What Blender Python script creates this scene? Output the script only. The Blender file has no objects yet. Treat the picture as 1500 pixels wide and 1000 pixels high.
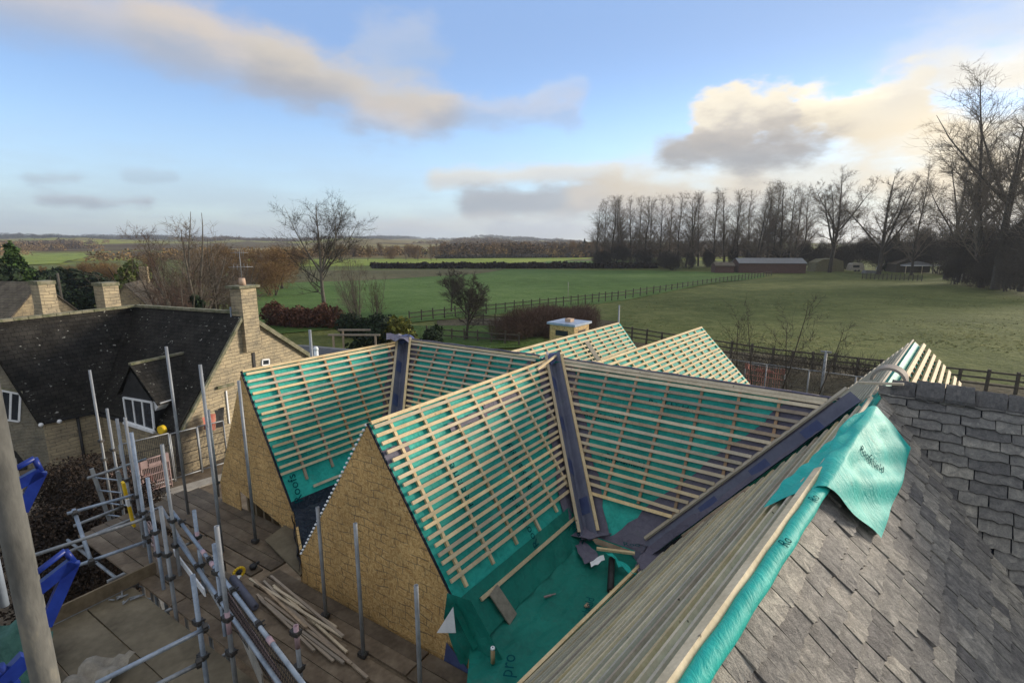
import bpy, math, random
import numpy as np
from mathutils import Vector, Matrix
random.seed(7)
RNG = np.random.default_rng(11)
SC = bpy.context.scene
COL = SC.collection
# ------------------------------------------------------------------ camera
F, HOR, CAMZ = 740.0, 356.0, 8.0
PITCH = math.atan((500 - HOR) / F)
CP, SP = math.cos(PITCH), math.sin(PITCH)
cd = bpy.data.cameras.new("camera"); cam = bpy.data.objects.new("camera", cd); COL.objects.link(cam)
cam.location = (0, 0, CAMZ); cam.rotation_euler = (math.pi / 2 - PITCH, 0, 0)
cd.sensor_width = 36; cd.lens = 36 * F / 1500; cd.clip_start = 0.05; cd.clip_end = 20000
SC.camera = cam
V = lambda *a: np.array(a, float)
CAM = V(0, 0, CAMZ)
def ray(px, py):
    x, y = px - 750, py - 500
    return V(x, F * CP - y * SP, -(y * CP + F * SP))
def atz(px, py, z):                       # point at world height z
    d = ray(px, py); return CAM + d * ((z - CAMZ) / d[2])
def atd(px, py, dist):                    # point at horizontal distance dist
    d = ray(px, py); return CAM + d * (dist / math.hypot(d[0], d[1]))
def onp(px, py, o, n):                    # point on plane
    d = ray(px, py); return CAM + d * (((o - CAM) @ n) / (d @ n))
def zat(py, px, p):                       # height above p seen at (px,py)
    d = ray(px, py); return CAMZ + d[2] / math.hypot(d[0], d[1]) * math.hypot(p[0], p[1])
def nrm(a): return a / (np.linalg.norm(a) + 1e-12)
def az(a): a = math.radians(a); return V(math.sin(a), math.cos(a), 0)
UP = V(0, 0, 1)
# ------------------------------------------------------------------ objects
WL = {}
def thing(name, label, cat, loc=(0, 0, 0), group=None):
    o = bpy.data.objects.new(name, None); COL.objects.link(o); o.empty_display_size = .1
    o.location = loc; WL[o.name] = V(*loc)
    return tag(o, label, cat, group)
def tag(o, label=None, cat=None, group=None, kind=None):
    if label: o["label"] = label
    if cat: o["category"] = cat
    if group: o["group"] = group
    if kind: o["kind"] = kind
    return o
def copy_tree(root, loc, rz=0, sc=(1, 1, 1), label=None):
    r = root.copy(); COL.objects.link(r); r.location = loc; r.rotation_euler = (0, 0, rz); r.scale = sc
    if label: r["label"] = label
    for ch in [c for c in bpy.data.objects if c.parent == root] if root.name not in KIDS else KIDS[root.name]:
        c = ch.copy(); COL.objects.link(c); c.parent = r
    return r
KIDS = {}
class MB:
    def __init__(s): s.v = []; s.f = []; s.sm = []; s.c = []; s.col = None
    def add(s, vs, fs, smooth=False):
        o = len(s.v); s.v += [tuple(map(float, p)) for p in vs]
        for f in fs:
            s.f.append(tuple(i + o for i in f)); s.sm.append(smooth); s.c.append(s.col if s.col is not None else 0.5)
        return s
    def poly(s, pts): return s.add(pts, [tuple(range(len(pts)))])
    def prism(s, pts, off):               # polygon extruded by vector
        n = len(pts); q = [V(*p) for p in pts]; r = [p + off for p in q]
        fs = [tuple(range(n)), tuple(range(2 * n - 1, n - 1, -1))]
        fs += [(i, i + n, (i + 1) % n + n, (i + 1) % n) for i in range(n)]
        return s.add(q + r, fs)
    def box(s, c, ex, ey, ez, h):         # centre, unit axes, half sizes
        c, ex, ey, ez = V(*c), V(*ex) * h[0], V(*ey) * h[1], V(*ez) * h[2]
        vs = [c + a * ex + b * ey + d * ez for d in (-1, 1) for b in (-1, 1) for a in (-1, 1)]
        return s.add(vs, [(0, 2, 3, 1), (4, 5, 7, 6), (0, 1, 5, 4), (2, 6, 7, 3), (0, 4, 6, 2), (1, 3, 7, 5)])
    def abox(s, lo, hi):
        lo, hi = V(*lo), V(*hi); return s.box((lo + hi) / 2, (1, 0, 0), (0, 1, 0), (0, 0, 1), (hi - lo) / 2)
    def bar(s, a, b, w, t, up=UP):        # rectangular bar from a to b: w across, t along up
        a, b = V(*a), V(*b); ex = nrm(b - a); ey = nrm(np.cross(up, ex)); ez = np.cross(ex, ey)
        return s.box((a + b) / 2, ex, ey, ez, (np.linalg.norm(b - a) / 2, w / 2, t / 2))
    def tube(s, a, b, r0, r1=None, n=8, caps=True):
        a, b = V(*a), V(*b); r1 = r0 if r1 is None else r1
        d = nrm(b - a); x = nrm(np.cross(d, V(0.31, 0.95, 0.1) if abs(d[2]) > .9 else UP)); y = np.cross(d, x)
        an = [2 * math.pi * i / n for i in range(n)]
        vs = [a + (x * math.cos(t) + y * math.sin(t)) * r0 for t in an] + [b + (x * math.cos(t) + y * math.sin(t)) * r1 for t in an]
        s.add(vs, [(i, (i + 1) % n, (i + 1) % n + n, i + n) for i in range(n)], True)
        if caps:
            o = len(s.v) - 2 * n
            s.f += [tuple(o + i for i in range(n - 1, -1, -1)), tuple(o + n + i for i in range(n))]; s.sm += [False, False]
            k = s.col if s.col is not None else .5; s.c += [k, k]
        return s
    def pipe(s, a, b, r, th=.004, n=12):  # hollow tube: outer, inner, rims
        a, b = V(*a), V(*b); d = nrm(b - a); x = nrm(np.cross(d, V(0.31, 0.95, 0.1) if abs(d[2]) > .9 else UP)); y = np.cross(d, x)
        an = [2 * math.pi * i / n for i in range(n)]
        ring = lambda p, q: [p + (x * math.cos(t) + y * math.sin(t)) * q for t in an]
        vs = ring(a, r) + ring(b, r) + ring(b, r - th) + ring(a, r - th)
        fs = []
        for k in range(4):
            fs += [(k * n + i, k * n + (i + 1) % n, ((k + 1) % 4) * n + (i + 1) % n, ((k + 1) % 4) * n + i) for i in range(n)]
        return s.add(vs, fs, True)
    def path(s, pts, r, n=6):
        for a, b in zip(pts[:-1], pts[1:]): s.tube(a, b, r, r, n)
        return s
    def sphere(s, c, r, n=8, m=6, sz=1.0):
        c = V(*c); vs = [c + V(0, 0, r * sz)]; fs = []
        for j in range(1, m):
            t = math.pi * j / m
            for i in range(n):
                p = 2 * math.pi * i / n; vs.append(c + V(r * math.sin(t) * math.cos(p), r * math.sin(t) * math.sin(p), r * sz * math.cos(t)))
        vs.append(c - V(0, 0, r * sz)); L = len(vs) - 1
        for i in range(n): fs.append((0, 1 + i, 1 + (i + 1) % n))
        for j in range(m - 2):
            for i in range(n):
                a = 1 + j * n + i; b = 1 + j * n + (i + 1) % n; fs.append((a, a + n, b + n, b))
        for i in range(n): fs.append((L, 1 + (m - 2) * n + (i + 1) % n, 1 + (m - 2) * n + i))
        return s.add(vs, fs, True)
    def grid(s, P, smooth=True):          # P[j][i] points
        m, n = len(P), len(P[0])
        return s.add([p for r in P for p in r], [(j * n + i, j * n + i + 1, (j + 1) * n + i + 1, (j + 1) * n + i) for j in range(m - 1) for i in range(n - 1)], smooth)
    def build(s, name, mat, parent=None, uv=True, origin=None):
        v = np.array(s.v); c = V(*origin) if origin is not None else (v.min(0) + v.max(0)) / 2
        me = bpy.data.meshes.new(name); me.from_pydata((v - c).tolist(), [], s.f)
        me.polygons.foreach_set("use_smooth", s.sm)
        if uv:
            me.update(); L = me.uv_layers.new(name="UVMap"); co = np.empty(len(me.loops) * 2)
            k = 0
            for p in me.polygons:
                n = V(*p.normal)
                t = nrm(np.cross(UP, n)) if abs(n[2]) < .985 else V(1, 0, 0)
                b = np.cross(n, t)
                for vi in p.vertices:
                    q = v[vi]; co[k] = q @ t; co[k + 1] = q @ b; k += 2
            L.data.foreach_set("uv", co)
        if len(set(s.c)) > 1:
            at = me.attributes.new("tone", 'FLOAT', 'FACE'); at.data.foreach_set("value", s.c)
        me.materials.append(mat)
        o = bpy.data.objects.new(name, me); COL.objects.link(o); WL[o.name] = c
        if parent is not None:
            o.parent = parent; o.location = c - WL[parent.name]
        else: o.location = c
        return o
def npmesh(name, verts, faces, mat, parent=None, smooth=False, tone=None):
    me = bpy.data.meshes.new(name); verts = np.asarray(verts, np.float32); faces = np.asarray(faces, np.int32)
    nf, k = faces.shape
    me.vertices.add(len(verts)); me.vertices.foreach_set("co", verts.ravel())
    me.loops.add(nf * k); me.loops.foreach_set("vertex_index", faces.ravel())
    me.polygons.add(nf); me.polygons.foreach_set("loop_start", np.arange(0, nf * k, k, dtype=np.int32))
    me.polygons.foreach_set("use_smooth", np.full(nf, smooth))
    me.update(calc_edges=True)
    if tone is not None:
        at = me.attributes.new("tone", 'FLOAT', 'FACE'); at.data.foreach_set("value", np.asarray(tone, np.float32))
    me.materials.append(mat)
    o = bpy.data.objects.new(name, me); COL.objects.link(o); WL[o.name] = V(0, 0, 0)
    if parent is not None: o.parent = parent
    return o
# ------------------------------------------------------------------ materials
def newmat(name):
    m = bpy.data.materials.new(name); m.use_nodes = True; nt = m.node_tree; nt.nodes.clear()
    out = nt.nodes.new("ShaderNodeOutputMaterial"); b = nt.nodes.new("ShaderNodeBsdfPrincipled")
    nt.links.new(b.outputs[0], out.inputs[0]); return m, nt, b
class NT:
    def __init__(s, nt): s.nt = nt
    def n(s, t, **k):
        x = s.nt.nodes.new("ShaderNode" + t)
        for a, b in k.items():
            if a == 'i':
                for q, w in b.items(): x.inputs[q].default_value = w
            else: setattr(x, a, b)
        return x
    def l(s, a, b): s.nt.links.new(a, b)
    def val(s, x, inp):
        if hasattr(x, 'links') or hasattr(x, 'is_linked'): s.l(x, inp)
        else: inp.default_value = x
    def math(s, op, a, b=0.0, c=None, clamp=False):
        x = s.n("Math", operation=op, use_clamp=clamp); s.val(a, x.inputs[0]); s.val(b, x.inputs[1])
        if c is not None: s.val(c, x.inputs[2])
        return x.outputs[0]
    def mix(s, f, a, b, mode='MIX'):
        x = s.n("MixRGB", blend_type=mode); s.val(f, x.inputs[0]); s.val(c4(a), x.inputs[1]); s.val(c4(b), x.inputs[2]); return x.outputs[0]
    def noise(s, vec, scale, detail=4, rough=.55, dist=0.0):
        x = s.n("TexNoise", i={'Scale': scale, 'Detail': detail, 'Roughness': rough, 'Distortion': dist})
        if vec is not None: s.l(vec, x.inputs['Vector'])
        return x.outputs[0]
    def ramp(s, f, pts):
        x = s.n("ValToRGB"); e = x.color_ramp.elements
        while len(e) < len(pts): e.new(.5)
        for k, (p, c) in zip(e, pts): k.position = p; k.color = c4(c) if not isinstance(c, (int, float)) else (c, c, c, 1)
        s.val(f, x.inputs[0]); return x.outputs[0]
    def sstep(s, x, a, b):
        m = s.n("MapRange", interpolation_type='SMOOTHSTEP'); s.val(x, m.inputs[0]); m.inputs[1].default_value = a; m.inputs[2].default_value = b
        return m.outputs[0]
    def scalevec(s, v, sc):
        m = s.n("Mapping"); m.inputs['Scale'].default_value = sc; s.l(v, m.inputs[0]); return m.outputs[0]
    def bump(s, h, st, d=.02):
        x = s.n("Bump", i={'Strength': st, 'Distance': d}); s.val(h, x.inputs['Height']); return x.outputs[0]
def c4(c):
    return (*c, 1.0) if isinstance(c, (tuple, list)) and len(c) == 3 else c
def mat_noise(name, a, b, scale=6, rough=.7, bump=.2, spec=.3, metal=0.0, c=None, stretch=(1, 1, 1), rnd=0.0, tone=0.0, detail=6, coords='Object', bd=.01):
    m, nt, bs = newmat(name); g = NT(nt)
    tc = g.n("TexCoord"); v = g.scalevec(tc.outputs[coords], stretch)
    n1 = g.noise(v, scale, detail); n2 = g.noise(v, scale * 6.3, 3)
    k = g.math('ADD', g.math('MULTIPLY', n1, .7), g.math('MULTIPLY', n2, .3))
    col = g.ramp(k, [(.33, a), (.62, b)] if c is None else [(.30, a), (.5, b), (.68, c)])
    if rnd:
        oi = g.n("ObjectInfo"); col = g.mix(1.0, col, g.ramp(oi.outputs['Random'], [(0, (1 - rnd,) * 3), (1, (1 + rnd * .4,) * 3)]), 'MULTIPLY')
    if tone:
        at = g.n("Attribute", attribute_name="tone"); col = g.mix(1.0, col, g.ramp(at.outputs['Fac'], [(0, (1 - tone,) * 3), (1, (1 + tone,) * 3)]), 'MULTIPLY')
    g.l(col, bs.inputs['Base Color']); bs.inputs['Roughness'].default_value = rough; bs.inputs['Specular IOR Level'].default_value = spec; bs.inputs['Metallic'].default_value = metal
    if bump: g.l(g.bump(k, bump, bd), bs.inputs['Normal'])
    return m
M = {}
def wood(name, a, b, dark):
    m, nt, bs = newmat(name); g = NT(nt); tc = g.n("TexCoord"); oi = g.n("ObjectInfo")
    add = g.n("VectorMath", operation='ADD'); g.l(tc.outputs['Object'], add.inputs[0])
    sc = g.n("VectorMath", operation='SCALE'); cmb = g.n("CombineXYZ"); g.l(oi.outputs['Random'], cmb.inputs[0]); g.l(oi.outputs['Random'], cmb.inputs[2])
    g.l(cmb.outputs[0], sc.inputs[0]); sc.inputs['Scale'].default_value = 37; g.l(sc.outputs[0], add.inputs[1]); v = add.outputs[0]
    n1 = g.noise(v, 3.0, 5, .6); n2 = g.noise(v, 30, 3)
    col = g.ramp(g.math('ADD', g.math('MULTIPLY', n1, .65), g.math('MULTIPLY', n2, .35)), [(.34, a), (.62, b)])
    vo = g.n("TexVoronoi", i={'Scale': 5.5}); g.l(v, vo.inputs['Vector'])      # knots
    k = g.sstep(vo.outputs['Distance'], .10, .04); col = g.mix(g.math('MULTIPLY', k, .75), col, dark)
    col = g.mix(1.0, col, g.ramp(oi.outputs['Random'], [(0, (.55,) * 3), (.5, (.90, .88, .86)), (1, (1.12, 1.07, .98))]), 'MULTIPLY')
    col = g.mix(g.math('MULTIPLY', g.math('FRACT', g.math('MULTIPLY', oi.outputs['Random'], 7.31)), .55), col, (.36, .33, .29))
    pv = g.n('TexVoronoi', feature='F1', i={'Scale': 3.4, 'Randomness': .6}); g.l(v, pv.inputs['Vector']); col = g.mix(g.math('MULTIPLY', g.sstep(pv.outputs['Distance'], .055, .03), .9), col, (.03, .025, .02))
    g.l(col, bs.inputs['Base Color']); bs.inputs['Roughness'].default_value = .75; bs.inputs['Specular IOR Level'].default_value = .25
    g.l(g.bump(n2, .25, .004), bs.inputs['Normal']); return m
M['wood'] = wood("pale_softwood", (.58, .42, .21), (.82, .66, .40), (.18, .10, .05))
M['wood_old'] = wood("weathered_softwood", (.22, .165, .12), (.43, .335, .24), (.08, .05, .03))
M['wood_red'] = wood("treated_softwood", (.28, .145, .065), (.44, .26, .12), (.10, .05, .03))
M['wood_grey'] = wood("silvered_softwood", (.46, .385, .265), (.73, .625, .465), (.07, .055, .045))
def membrane(name, a, b, rough=.62, bump=.25, wr=(1, 1, 1)):
    m, nt, bs = newmat(name); g = NT(nt); tc = g.n("TexCoord"); v = g.scalevec(tc.outputs['Object'], wr)
    n1 = g.noise(v, 1.6, 5, .6, .6); n2 = g.noise(v, 9, 5, .6, 1.2); n3 = g.noise(v, 60, 2)
    col = g.ramp(g.math('ADD', g.math('MULTIPLY', n1, .6), g.math('MULTIPLY', n2, .4)), [(.35, a), (.65, b)])
    dirt = g.sstep(g.noise(v, 2.7, 6, .7), .56, .75); col = g.mix(g.math('MULTIPLY', dirt, .35), col, (.10, .13, .11))
    g.l(col, bs.inputs['Base Color']); bs.inputs['Roughness'].default_value = rough; bs.inputs['Specular IOR Level'].default_value = .25
    h = g.math('ADD', g.math('MULTIPLY', n2, 1.0), g.math('MULTIPLY', n3, .12)); g.l(g.bump(h, bump, .05), bs.inputs['Normal']); return m
M['green'] = membrane("green_membrane", (.008, .235, .20), (.035, .46, .385))
M['tarp'] = membrane("bright_green_membrane", (.006, .33, .28), (.02, .45, .39), .6, .35, (2.2, .6, 1.0))
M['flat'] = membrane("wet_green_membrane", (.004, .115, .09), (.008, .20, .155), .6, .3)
M['purple'] = membrane("slate_grey_underlay", (.085, .08, .115), (.15, .14, .185), .6, .4)
M['blue'] = membrane("dark_blue_valley_liner", (.095, .102, .150), (.145, .155, .21), .6, .12)
M['bright_blue'] = membrane("bright_blue_tape", (.045, .055, .135), (.07, .10, .21), .55, .25)
M['black'] = membrane("black_plastic_sheet", (.008, .012, .022), (.02, .03, .05), .3, .9)
M['print'] = mat_noise("dark_teal_print", (.003, .045, .055), (.005, .07, .08), 8, 1.0, 0, 0.0)
def osb():
    m, nt, bs = newmat("particle_board"); g = NT(nt); tc = g.n("TexCoord"); uv = tc.outputs['UV']
    a = g.n("TexVoronoi", i={'Scale': 30, 'Randomness': 1.0}); g.l(g.scalevec(uv, (1, 2.4, 1)), a.inputs[0])
    b = g.n("TexVoronoi", i={'Scale': 27}); g.l(g.scalevec(uv, (2.6, 1, 1)), b.inputs[0])
    fl = g.mix(g.sstep(g.noise(uv, 11, 3), .42, .58), a.outputs['Color'], b.outputs['Color'])
    bw = g.n("RGBToBW"); g.l(fl, bw.inputs[0])
    col = g.ramp(bw.outputs[0], [(.10, (.34, .19, .062)), (.42, (.51, .32, .12)), (.62, (.59, .39, .16)), (.9, (.70, .50, .23))])
    big = g.noise(uv, 1.3, 5, .6); col = g.mix(1.0, col, g.ramp(big, [(.3, (.72, .70, .66)), (.65, (1.1, 1.08, 1.05))]), 'MULTIPLY')
    # drawn coursing lines: an irregular stone pattern scored on the boards
    wob = g.n("VectorMath", operation='ADD'); ns = g.n("TexNoise", i={'Scale': 2.2, 'Detail': 2.0}); g.l(uv, ns.inputs[0])
    sc = g.n("VectorMath", operation='SCALE'); g.l(ns.outputs['Color'], sc.inputs[0]); sc.inputs['Scale'].default_value = .20
    g.l(uv, wob.inputs[0]); g.l(sc.outputs[0], wob.inputs[1])
    br = g.n("TexBrick", i={'Scale': 1.0, 'Mortar Size': .009, 'Mortar Smooth': .5, 'Brick Width': .26, 'Row Height': .125, 'Color1': (0, 0, 0, 1), 'Color2': (0, 0, 0, 1), 'Mortar': (1, 1, 1, 1)})
    br.offset = .5; br.squash = .8; br.squash_frequency = 3; g.l(wob.outputs[0], br.inputs[0])
    brk = g.math('MULTIPLY', br.outputs['Fac'], g.sstep(g.noise(uv, 4.1, 4), .40, .55))
    col = g.mix(g.math('MULTIPLY', brk, .7), col, (.06, .055, .045))
    g.l(col, bs.inputs['Base Color']); bs.inputs['Roughness'].default_value = .7
    g.l(g.bump(bw.outputs[0], .25, .006), bs.inputs['Normal']); return m
M['osb'] = osb()
def stone(name, cols, w=.36, h=.13, mortar=(.20, .175, .13), lich=0.3):
    m, nt, bs = newmat(name); g = NT(nt); tc = g.n("TexCoord"); uv = tc.outputs['UV']
    ns = g.n("TexNoise", i={'Scale': 3.0, 'Detail': 3.0}); g.l(uv, ns.inputs[0]); sc = g.n("VectorMath", operation='SCALE'); g.l(ns.outputs['Color'], sc.inputs[0]); sc.inputs['Scale'].default_value = .13
    wb = g.n("VectorMath", operation='ADD'); g.l(uv, wb.inputs[0]); g.l(sc.outputs[0], wb.inputs[1])
    br = g.n("TexBrick", i={'Scale': 1.0, 'Mortar Size': .012, 'Mortar Smooth': .4, 'Bias': 0.0, 'Brick Width': w, 'Row Height': h, 'Color1': c4(cols[0]), 'Color2': c4(cols[1]), 'Mortar': c4(mortar)})
    br.offset = .43; br.squash = 1.6; br.squash_frequency = 3; g.l(wb.outputs[0], br.inputs[0])
    n1 = g.noise(uv, 2.3, 6, .65); n2 = g.noise(uv, 14, 5)
    col = g.mix(g.math('MULTIPLY', g.sstep(n2, .4, .7), .6), br.outputs['Color'], cols[2])
    col = g.mix(1.0, col, g.ramp(n1, [(.3, (.62, .63, .66)), (.6, (1.08, 1.05, 1.0))]), 'MULTIPLY')
    g.l(col, bs.inputs['Base Color']); bs.inputs['Roughness'].default_value = .9; bs.inputs['Specular IOR Level'].default_value = .15
    hgt = g.math('SUBTRACT', g.math('MULTIPLY', n2, .5), g.math('MULTIPLY', br.outputs['Fac'], .9)); g.l(g.bump(hgt, .7, .03), bs.inputs['Normal']); return m
M['stone'] = stone("honey_limestone", [(.44, .37, .25), (.33, .285, .20), (.40, .35, .26)])
M['stone_grey'] = stone("grey_rubble_stone", [(.24, .225, .18), (.19, .18, .15), (.28, .26, .20)], .30, .11, (.17, .155, .12))
M['stone_far'] = stone("sunlit_tint_stone", [(.50, .40, .26), (.40, .33, .21), (.46, .38, .26)], .5, .2)  # sunlight on the far cottages is part of this paler colour
def tiles(name, cols, w, h, lichen=.5, lsc=9, mort=(.006, .006, .007)):
    m, nt, bs = newmat(name); g = NT(nt); tc = g.n("TexCoord"); uv = tc.outputs['UV']
    br = g.n("TexBrick", i={'Scale': 1.0, 'Mortar Size': .008, 'Mortar Smooth': .3, 'Brick Width': w, 'Row Height': h, 'Color1': c4(cols[0]), 'Color2': c4(cols[1]), 'Mortar': c4(mort)})
    br.offset = .5; g.l(uv, br.inputs[0])
    n1 = g.noise(uv, 1.1, 6, .65); n2 = g.noise(uv, lsc, 5, .7)
    vo = g.n("TexVoronoi", i={'Scale': 4.2, 'Randomness': 1.0}); wv = g.n("VectorMath", operation='ADD'); nz = g.n("TexNoise", i={'Scale': 5.0, 'Detail': 3.0}); g.l(uv, nz.inputs[0])
    sv = g.n("VectorMath", operation='SCALE'); g.l(nz.outputs['Color'], sv.inputs[0]); sv.inputs['Scale'].default_value = .3; g.l(uv, wv.inputs[0]); g.l(sv.outputs[0], wv.inputs[1]); g.l(g.scalevec(wv.outputs[0], (1, 1.7, 1)), vo.inputs[0])
    spot = g.math('MULTIPLY', g.sstep(vo.outputs['Distance'], .22, .02), g.sstep(g.noise(uv, 1.3, 5), .47, .60))
    col = g.mix(g.math('MULTIPLY', g.sstep(n2, .45, .72), .5), br.outputs['Color'], cols[2])
    col = g.mix(1.0, col, g.ramp(n1, [(.3, (.55,) * 3), (.65, (1.25,) * 3)]), 'MULTIPLY')
    col = g.mix(g.math('MULTIPLY', spot, lichen), col, (.50, .50, .46))
    g.l(col, bs.inputs['Base Color']); bs.inputs['Roughness'].default_value = .9; bs.inputs['Specular IOR Level'].default_value = .12
    sx = g.n("SeparateXYZ"); g.l(uv, sx.inputs[0])
    saw = g.math('FRACT', g.math('DIVIDE', sx.outputs[1], h))
    hgt = g.math('ADD', g.math('MULTIPLY', g.math('SUBTRACT', 1.0, saw), .8), g.math('MULTIPLY', n2, .5)); g.l(g.bump(hgt, .8, .03), bs.inputs['Normal']); return m
M['oldroof'] = tiles("mossy_dark_stone_slates", [(.022, .021, .020), (.034, .032, .029), (.05, .048, .04)], .22, .15, .85)
M['farroof'] = tiles("brown_stone_slates", [(.12, .10, .08), (.16, .135, .10), (.2, .17, .13)], .35, .22, .2)
M['moss'] = mat_noise("mossy_ridge_stone", (.06, .075, .03), (.24, .22, .16), 5, .9, .4)
def slate(name, a, b, c):
    m, nt, bs = newmat(name); g = NT(nt); tc = g.n("TexCoord"); uv = tc.outputs['UV']; at = g.n("Attribute", attribute_name="tone")
    add = g.n("VectorMath", operation='ADD'); cm = g.n("CombineXYZ"); k40 = g.math('MULTIPLY', at.outputs['Fac'], 40.0); g.l(k40, cm.inputs[0]); g.l(k40, cm.inputs[1])
    g.l(uv, add.inputs[0]); g.l(cm.outputs[0], add.inputs[1]); v = add.outputs[0]
    n1 = g.noise(v, 7, 8, .68, .5); n2 = g.noise(g.scalevec(v, (1.5, .9, 1)), 12, 6, .66); n3 = g.noise(v, 75, 4)
    k = g.math('ADD', g.math('MULTIPLY', n1, .45), g.math('ADD', g.math('MULTIPLY', n2, .35), g.math('MULTIPLY', n3, .2)))
    col = g.ramp(k, [(.38, a), (.5, b), (.61, c)])
    col = g.mix(1.0, col, g.ramp(at.outputs['Fac'], [(0, (.52, .52, .55)), (.5, (.92, .92, .91)), (1, (1.42, 1.38, 1.28))]), 'MULTIPLY')
    bl = g.sstep(g.noise(uv, 2.2, 5, .65), .50, .72); col = g.mix(g.math('MULTIPLY', bl, .55), col, a)
    g.l(col, bs.inputs['Base Color']); bs.inputs['Roughness'].default_value = .72; bs.inputs['Specular IOR Level'].default_value = .3
    g.l(g.bump(k, 1.0, .035), bs.inputs['Normal']); return m
M['slate'] = slate("cast_stone_slate", (.088, .083, .080), (.205, .193, .176), (.36, .335, .30))
M['slate_dark'] = slate("blue_grey_stone_slate", (.095, .093, .092), (.185, .179, .170), (.29, .275, .25))
M['steel'] = mat_noise("galvanised_steel", (.15, .16, .175), (.32, .335, .35), 5, .55, .12, .4, .4, stretch=(1, 1, .4))
M['steel_old'] = mat_noise("worn_scaffold_steel", (.050, .050, .046), (.115, .113, .102), 9, .75, .6, .25, .0, c=(.22, .20, .15), stretch=(1, 1, .35))
M['steel_blue'] = mat_noise("blueish_galvanised_steel", (.17, .205, .26), (.33, .385, .46), 4, .5, .1, .4, .4)
M['pinkish'] = mat_noise("pink_painted_band", (.36, .25, .30), (.52, .36, .38), 9, .7, .1)
M['dark_steel'] = mat_noise("dark_forged_steel", (.03, .03, .032), (.09, .085, .08), 12, .6, .2, .4, .5)
M['bluepaint'] = mat_noise("deep_blue_paint", (.004, .012, .11), (.010, .03, .21), 5, .4, .1)
M['deck'] = mat_noise("wet_scaffold_board", (.060, .045, .030), (.145, .108, .073), 2.4, .75, .4, c=(.23, .18, .125), stretch=(1, 1, 1), rnd=.35, bd=.006)
M['ply'] = mat_noise("dirty_plywood", (.075, .060, .038), (.14, .115, .075), 1.7, .8, .3, c=(.20, .165, .11), bd=.005)
M['toe'] = mat_noise("toe_board_timber", (.10, .075, .045), (.21, .16, .10), 3, .8, .3)
M['white'] = mat_noise("white_painted_wood", (.62, .64, .66), (.80, .81, .82), 4, .5, .05)
M['lead'] = mat_noise("grey_lead_flashing", (.22, .26, .33), (.36, .41, .50), 6, .45, .15, .5, .3)
M['felt'] = mat_noise("dark_roofing_felt", (.055, .06, .068), (.10, .105, .115), 3, .85, .2)
M['glass'] = mat_noise("dark_window_glass", (.012, .016, .022), (.03, .038, .05), 2, .08, 0, .6)
M['redplastic'] = mat_noise("faded_red_plastic", (.36, .10, .07), (.50, .19, .14), 6, .6, .1)
M['pinkplastic'] = mat_noise("faded_pink_plastic", (.25, .175, .17), (.35, .255, .245), 6, .65, .1)
M['yellow'] = mat_noise("yellow_plastic", (.70, .42, .01), (.85, .58, .03), 5, .45, .05)
M['blackp'] = mat_noise("black_plastic", (.012, .012, .013), (.03, .03, .032), 6, .5, .1)
M['concrete'] = mat_noise("pale_concrete", (.24, .22, .19), (.40, .37, .32), 4, .9, .3)
M['terracotta'] = mat_noise("buff_clay", (.36, .24, .17), (.52, .38, .28), 5, .8, .2)
M['ridgetile'] = mat_noise("buff_grey_ridge_tile", (.19, .165, .15), (.33, .29, .25), 7, .85, .3)
M['netting'] = mat_noise("green_debris_net", (.02, .07, .055), (.05, .13, .10), 12, .8, .5)
M['card'] = mat_noise("brown_cardboard", (.30, .2, .1), (.42, .3, .17), 6, .8, .1)
M['boardgrey'] = mat_noise("damp_chipboard", (.17, .15, .12), (.29, .26, .21), 9, .85, .3)
M['brickred'] = mat_noise("red_brown_boards", (.075, .042, .036), (.12, .07, .058), 4, .85, .2)
M['tinroof'] = mat_noise("pale_metal_roof", (.12, .125, .13), (.19, .195, .20), 3, .5, .05)
M['soil'] = mat_noise("damp_soil", (.06, .045, .032), (.13, .10, .07), 3, .95, .5, c=(.18, .15, .11))
M['fencewood'] = mat_noise("dark_fence_timber", (.045, .038, .03), (.10, .085, .065), 5, .9, .2)
M['bark'] = mat_noise("grey_brown_bark", (.030, .026, .021), (.075, .064, .050), 4, .95, .4)
M['twig_grey'] = mat_noise("soft_brown_grey_twigs", (.105, .084, .064), (.19, .152, .115), 4, .95, .2)
M['bark_red'] = mat_noise("reddish_twigs", (.055, .034, .026), (.12, .075, .055), 4, .95, .2)
M['bark_gold'] = mat_noise("golden_twigs", (.12, .07, .03), (.24, .145, .06), 3, .95, .2, rnd=.3)
M['bark_pale'] = mat_noise("pale_grey_bark", (.08, .07, .055), (.17, .15, .12), 4, .95, .3)
M['leaf'] = mat_noise("mid_green_leaves", (.020, .045, .010), (.055, .10, .02), 5, .8, 0, tone=.4, rnd=.2)
M['tuft'] = mat_noise("pale_grass_tufts", (.12, .13, .042), (.25, .235, .10), .3, .95, 0, 0, tone=.35)
M['leaf_b2'] = mat_noise("light_green_leaves", (.045, .075, .012), (.12, .15, .03), 5, .8, 0, tone=.4)  # lighter leaf colour for the village tree
M['leaf_y'] = mat_noise("yellow_green_leaves", (.06, .08, .012), (.15, .14, .02), 5, .8, 0, tone=.4)
M['leaf_d'] = mat_noise("dark_evergreen_leaves", (.008, .018, .008), (.022, .040, .014), 5, .85, 0, tone=.4, rnd=.2)
M['leaf_b'] = mat_noise("russet_hedge_leaves", (.075, .032, .02), (.15, .065, .038), 5, .85, 0, tone=.4)
M['twig_d'] = mat_noise("dark_thicket_twigs", (.048, .039, .031), (.105, .086, .067), 3, .95, 0, tone=.4, rnd=.3)
M['hedge_d'] = mat_noise("dark_hedge_leaves", (.012, .009, .007), (.034, .022, .015), 5, .9, 0, tone=.5)
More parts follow.
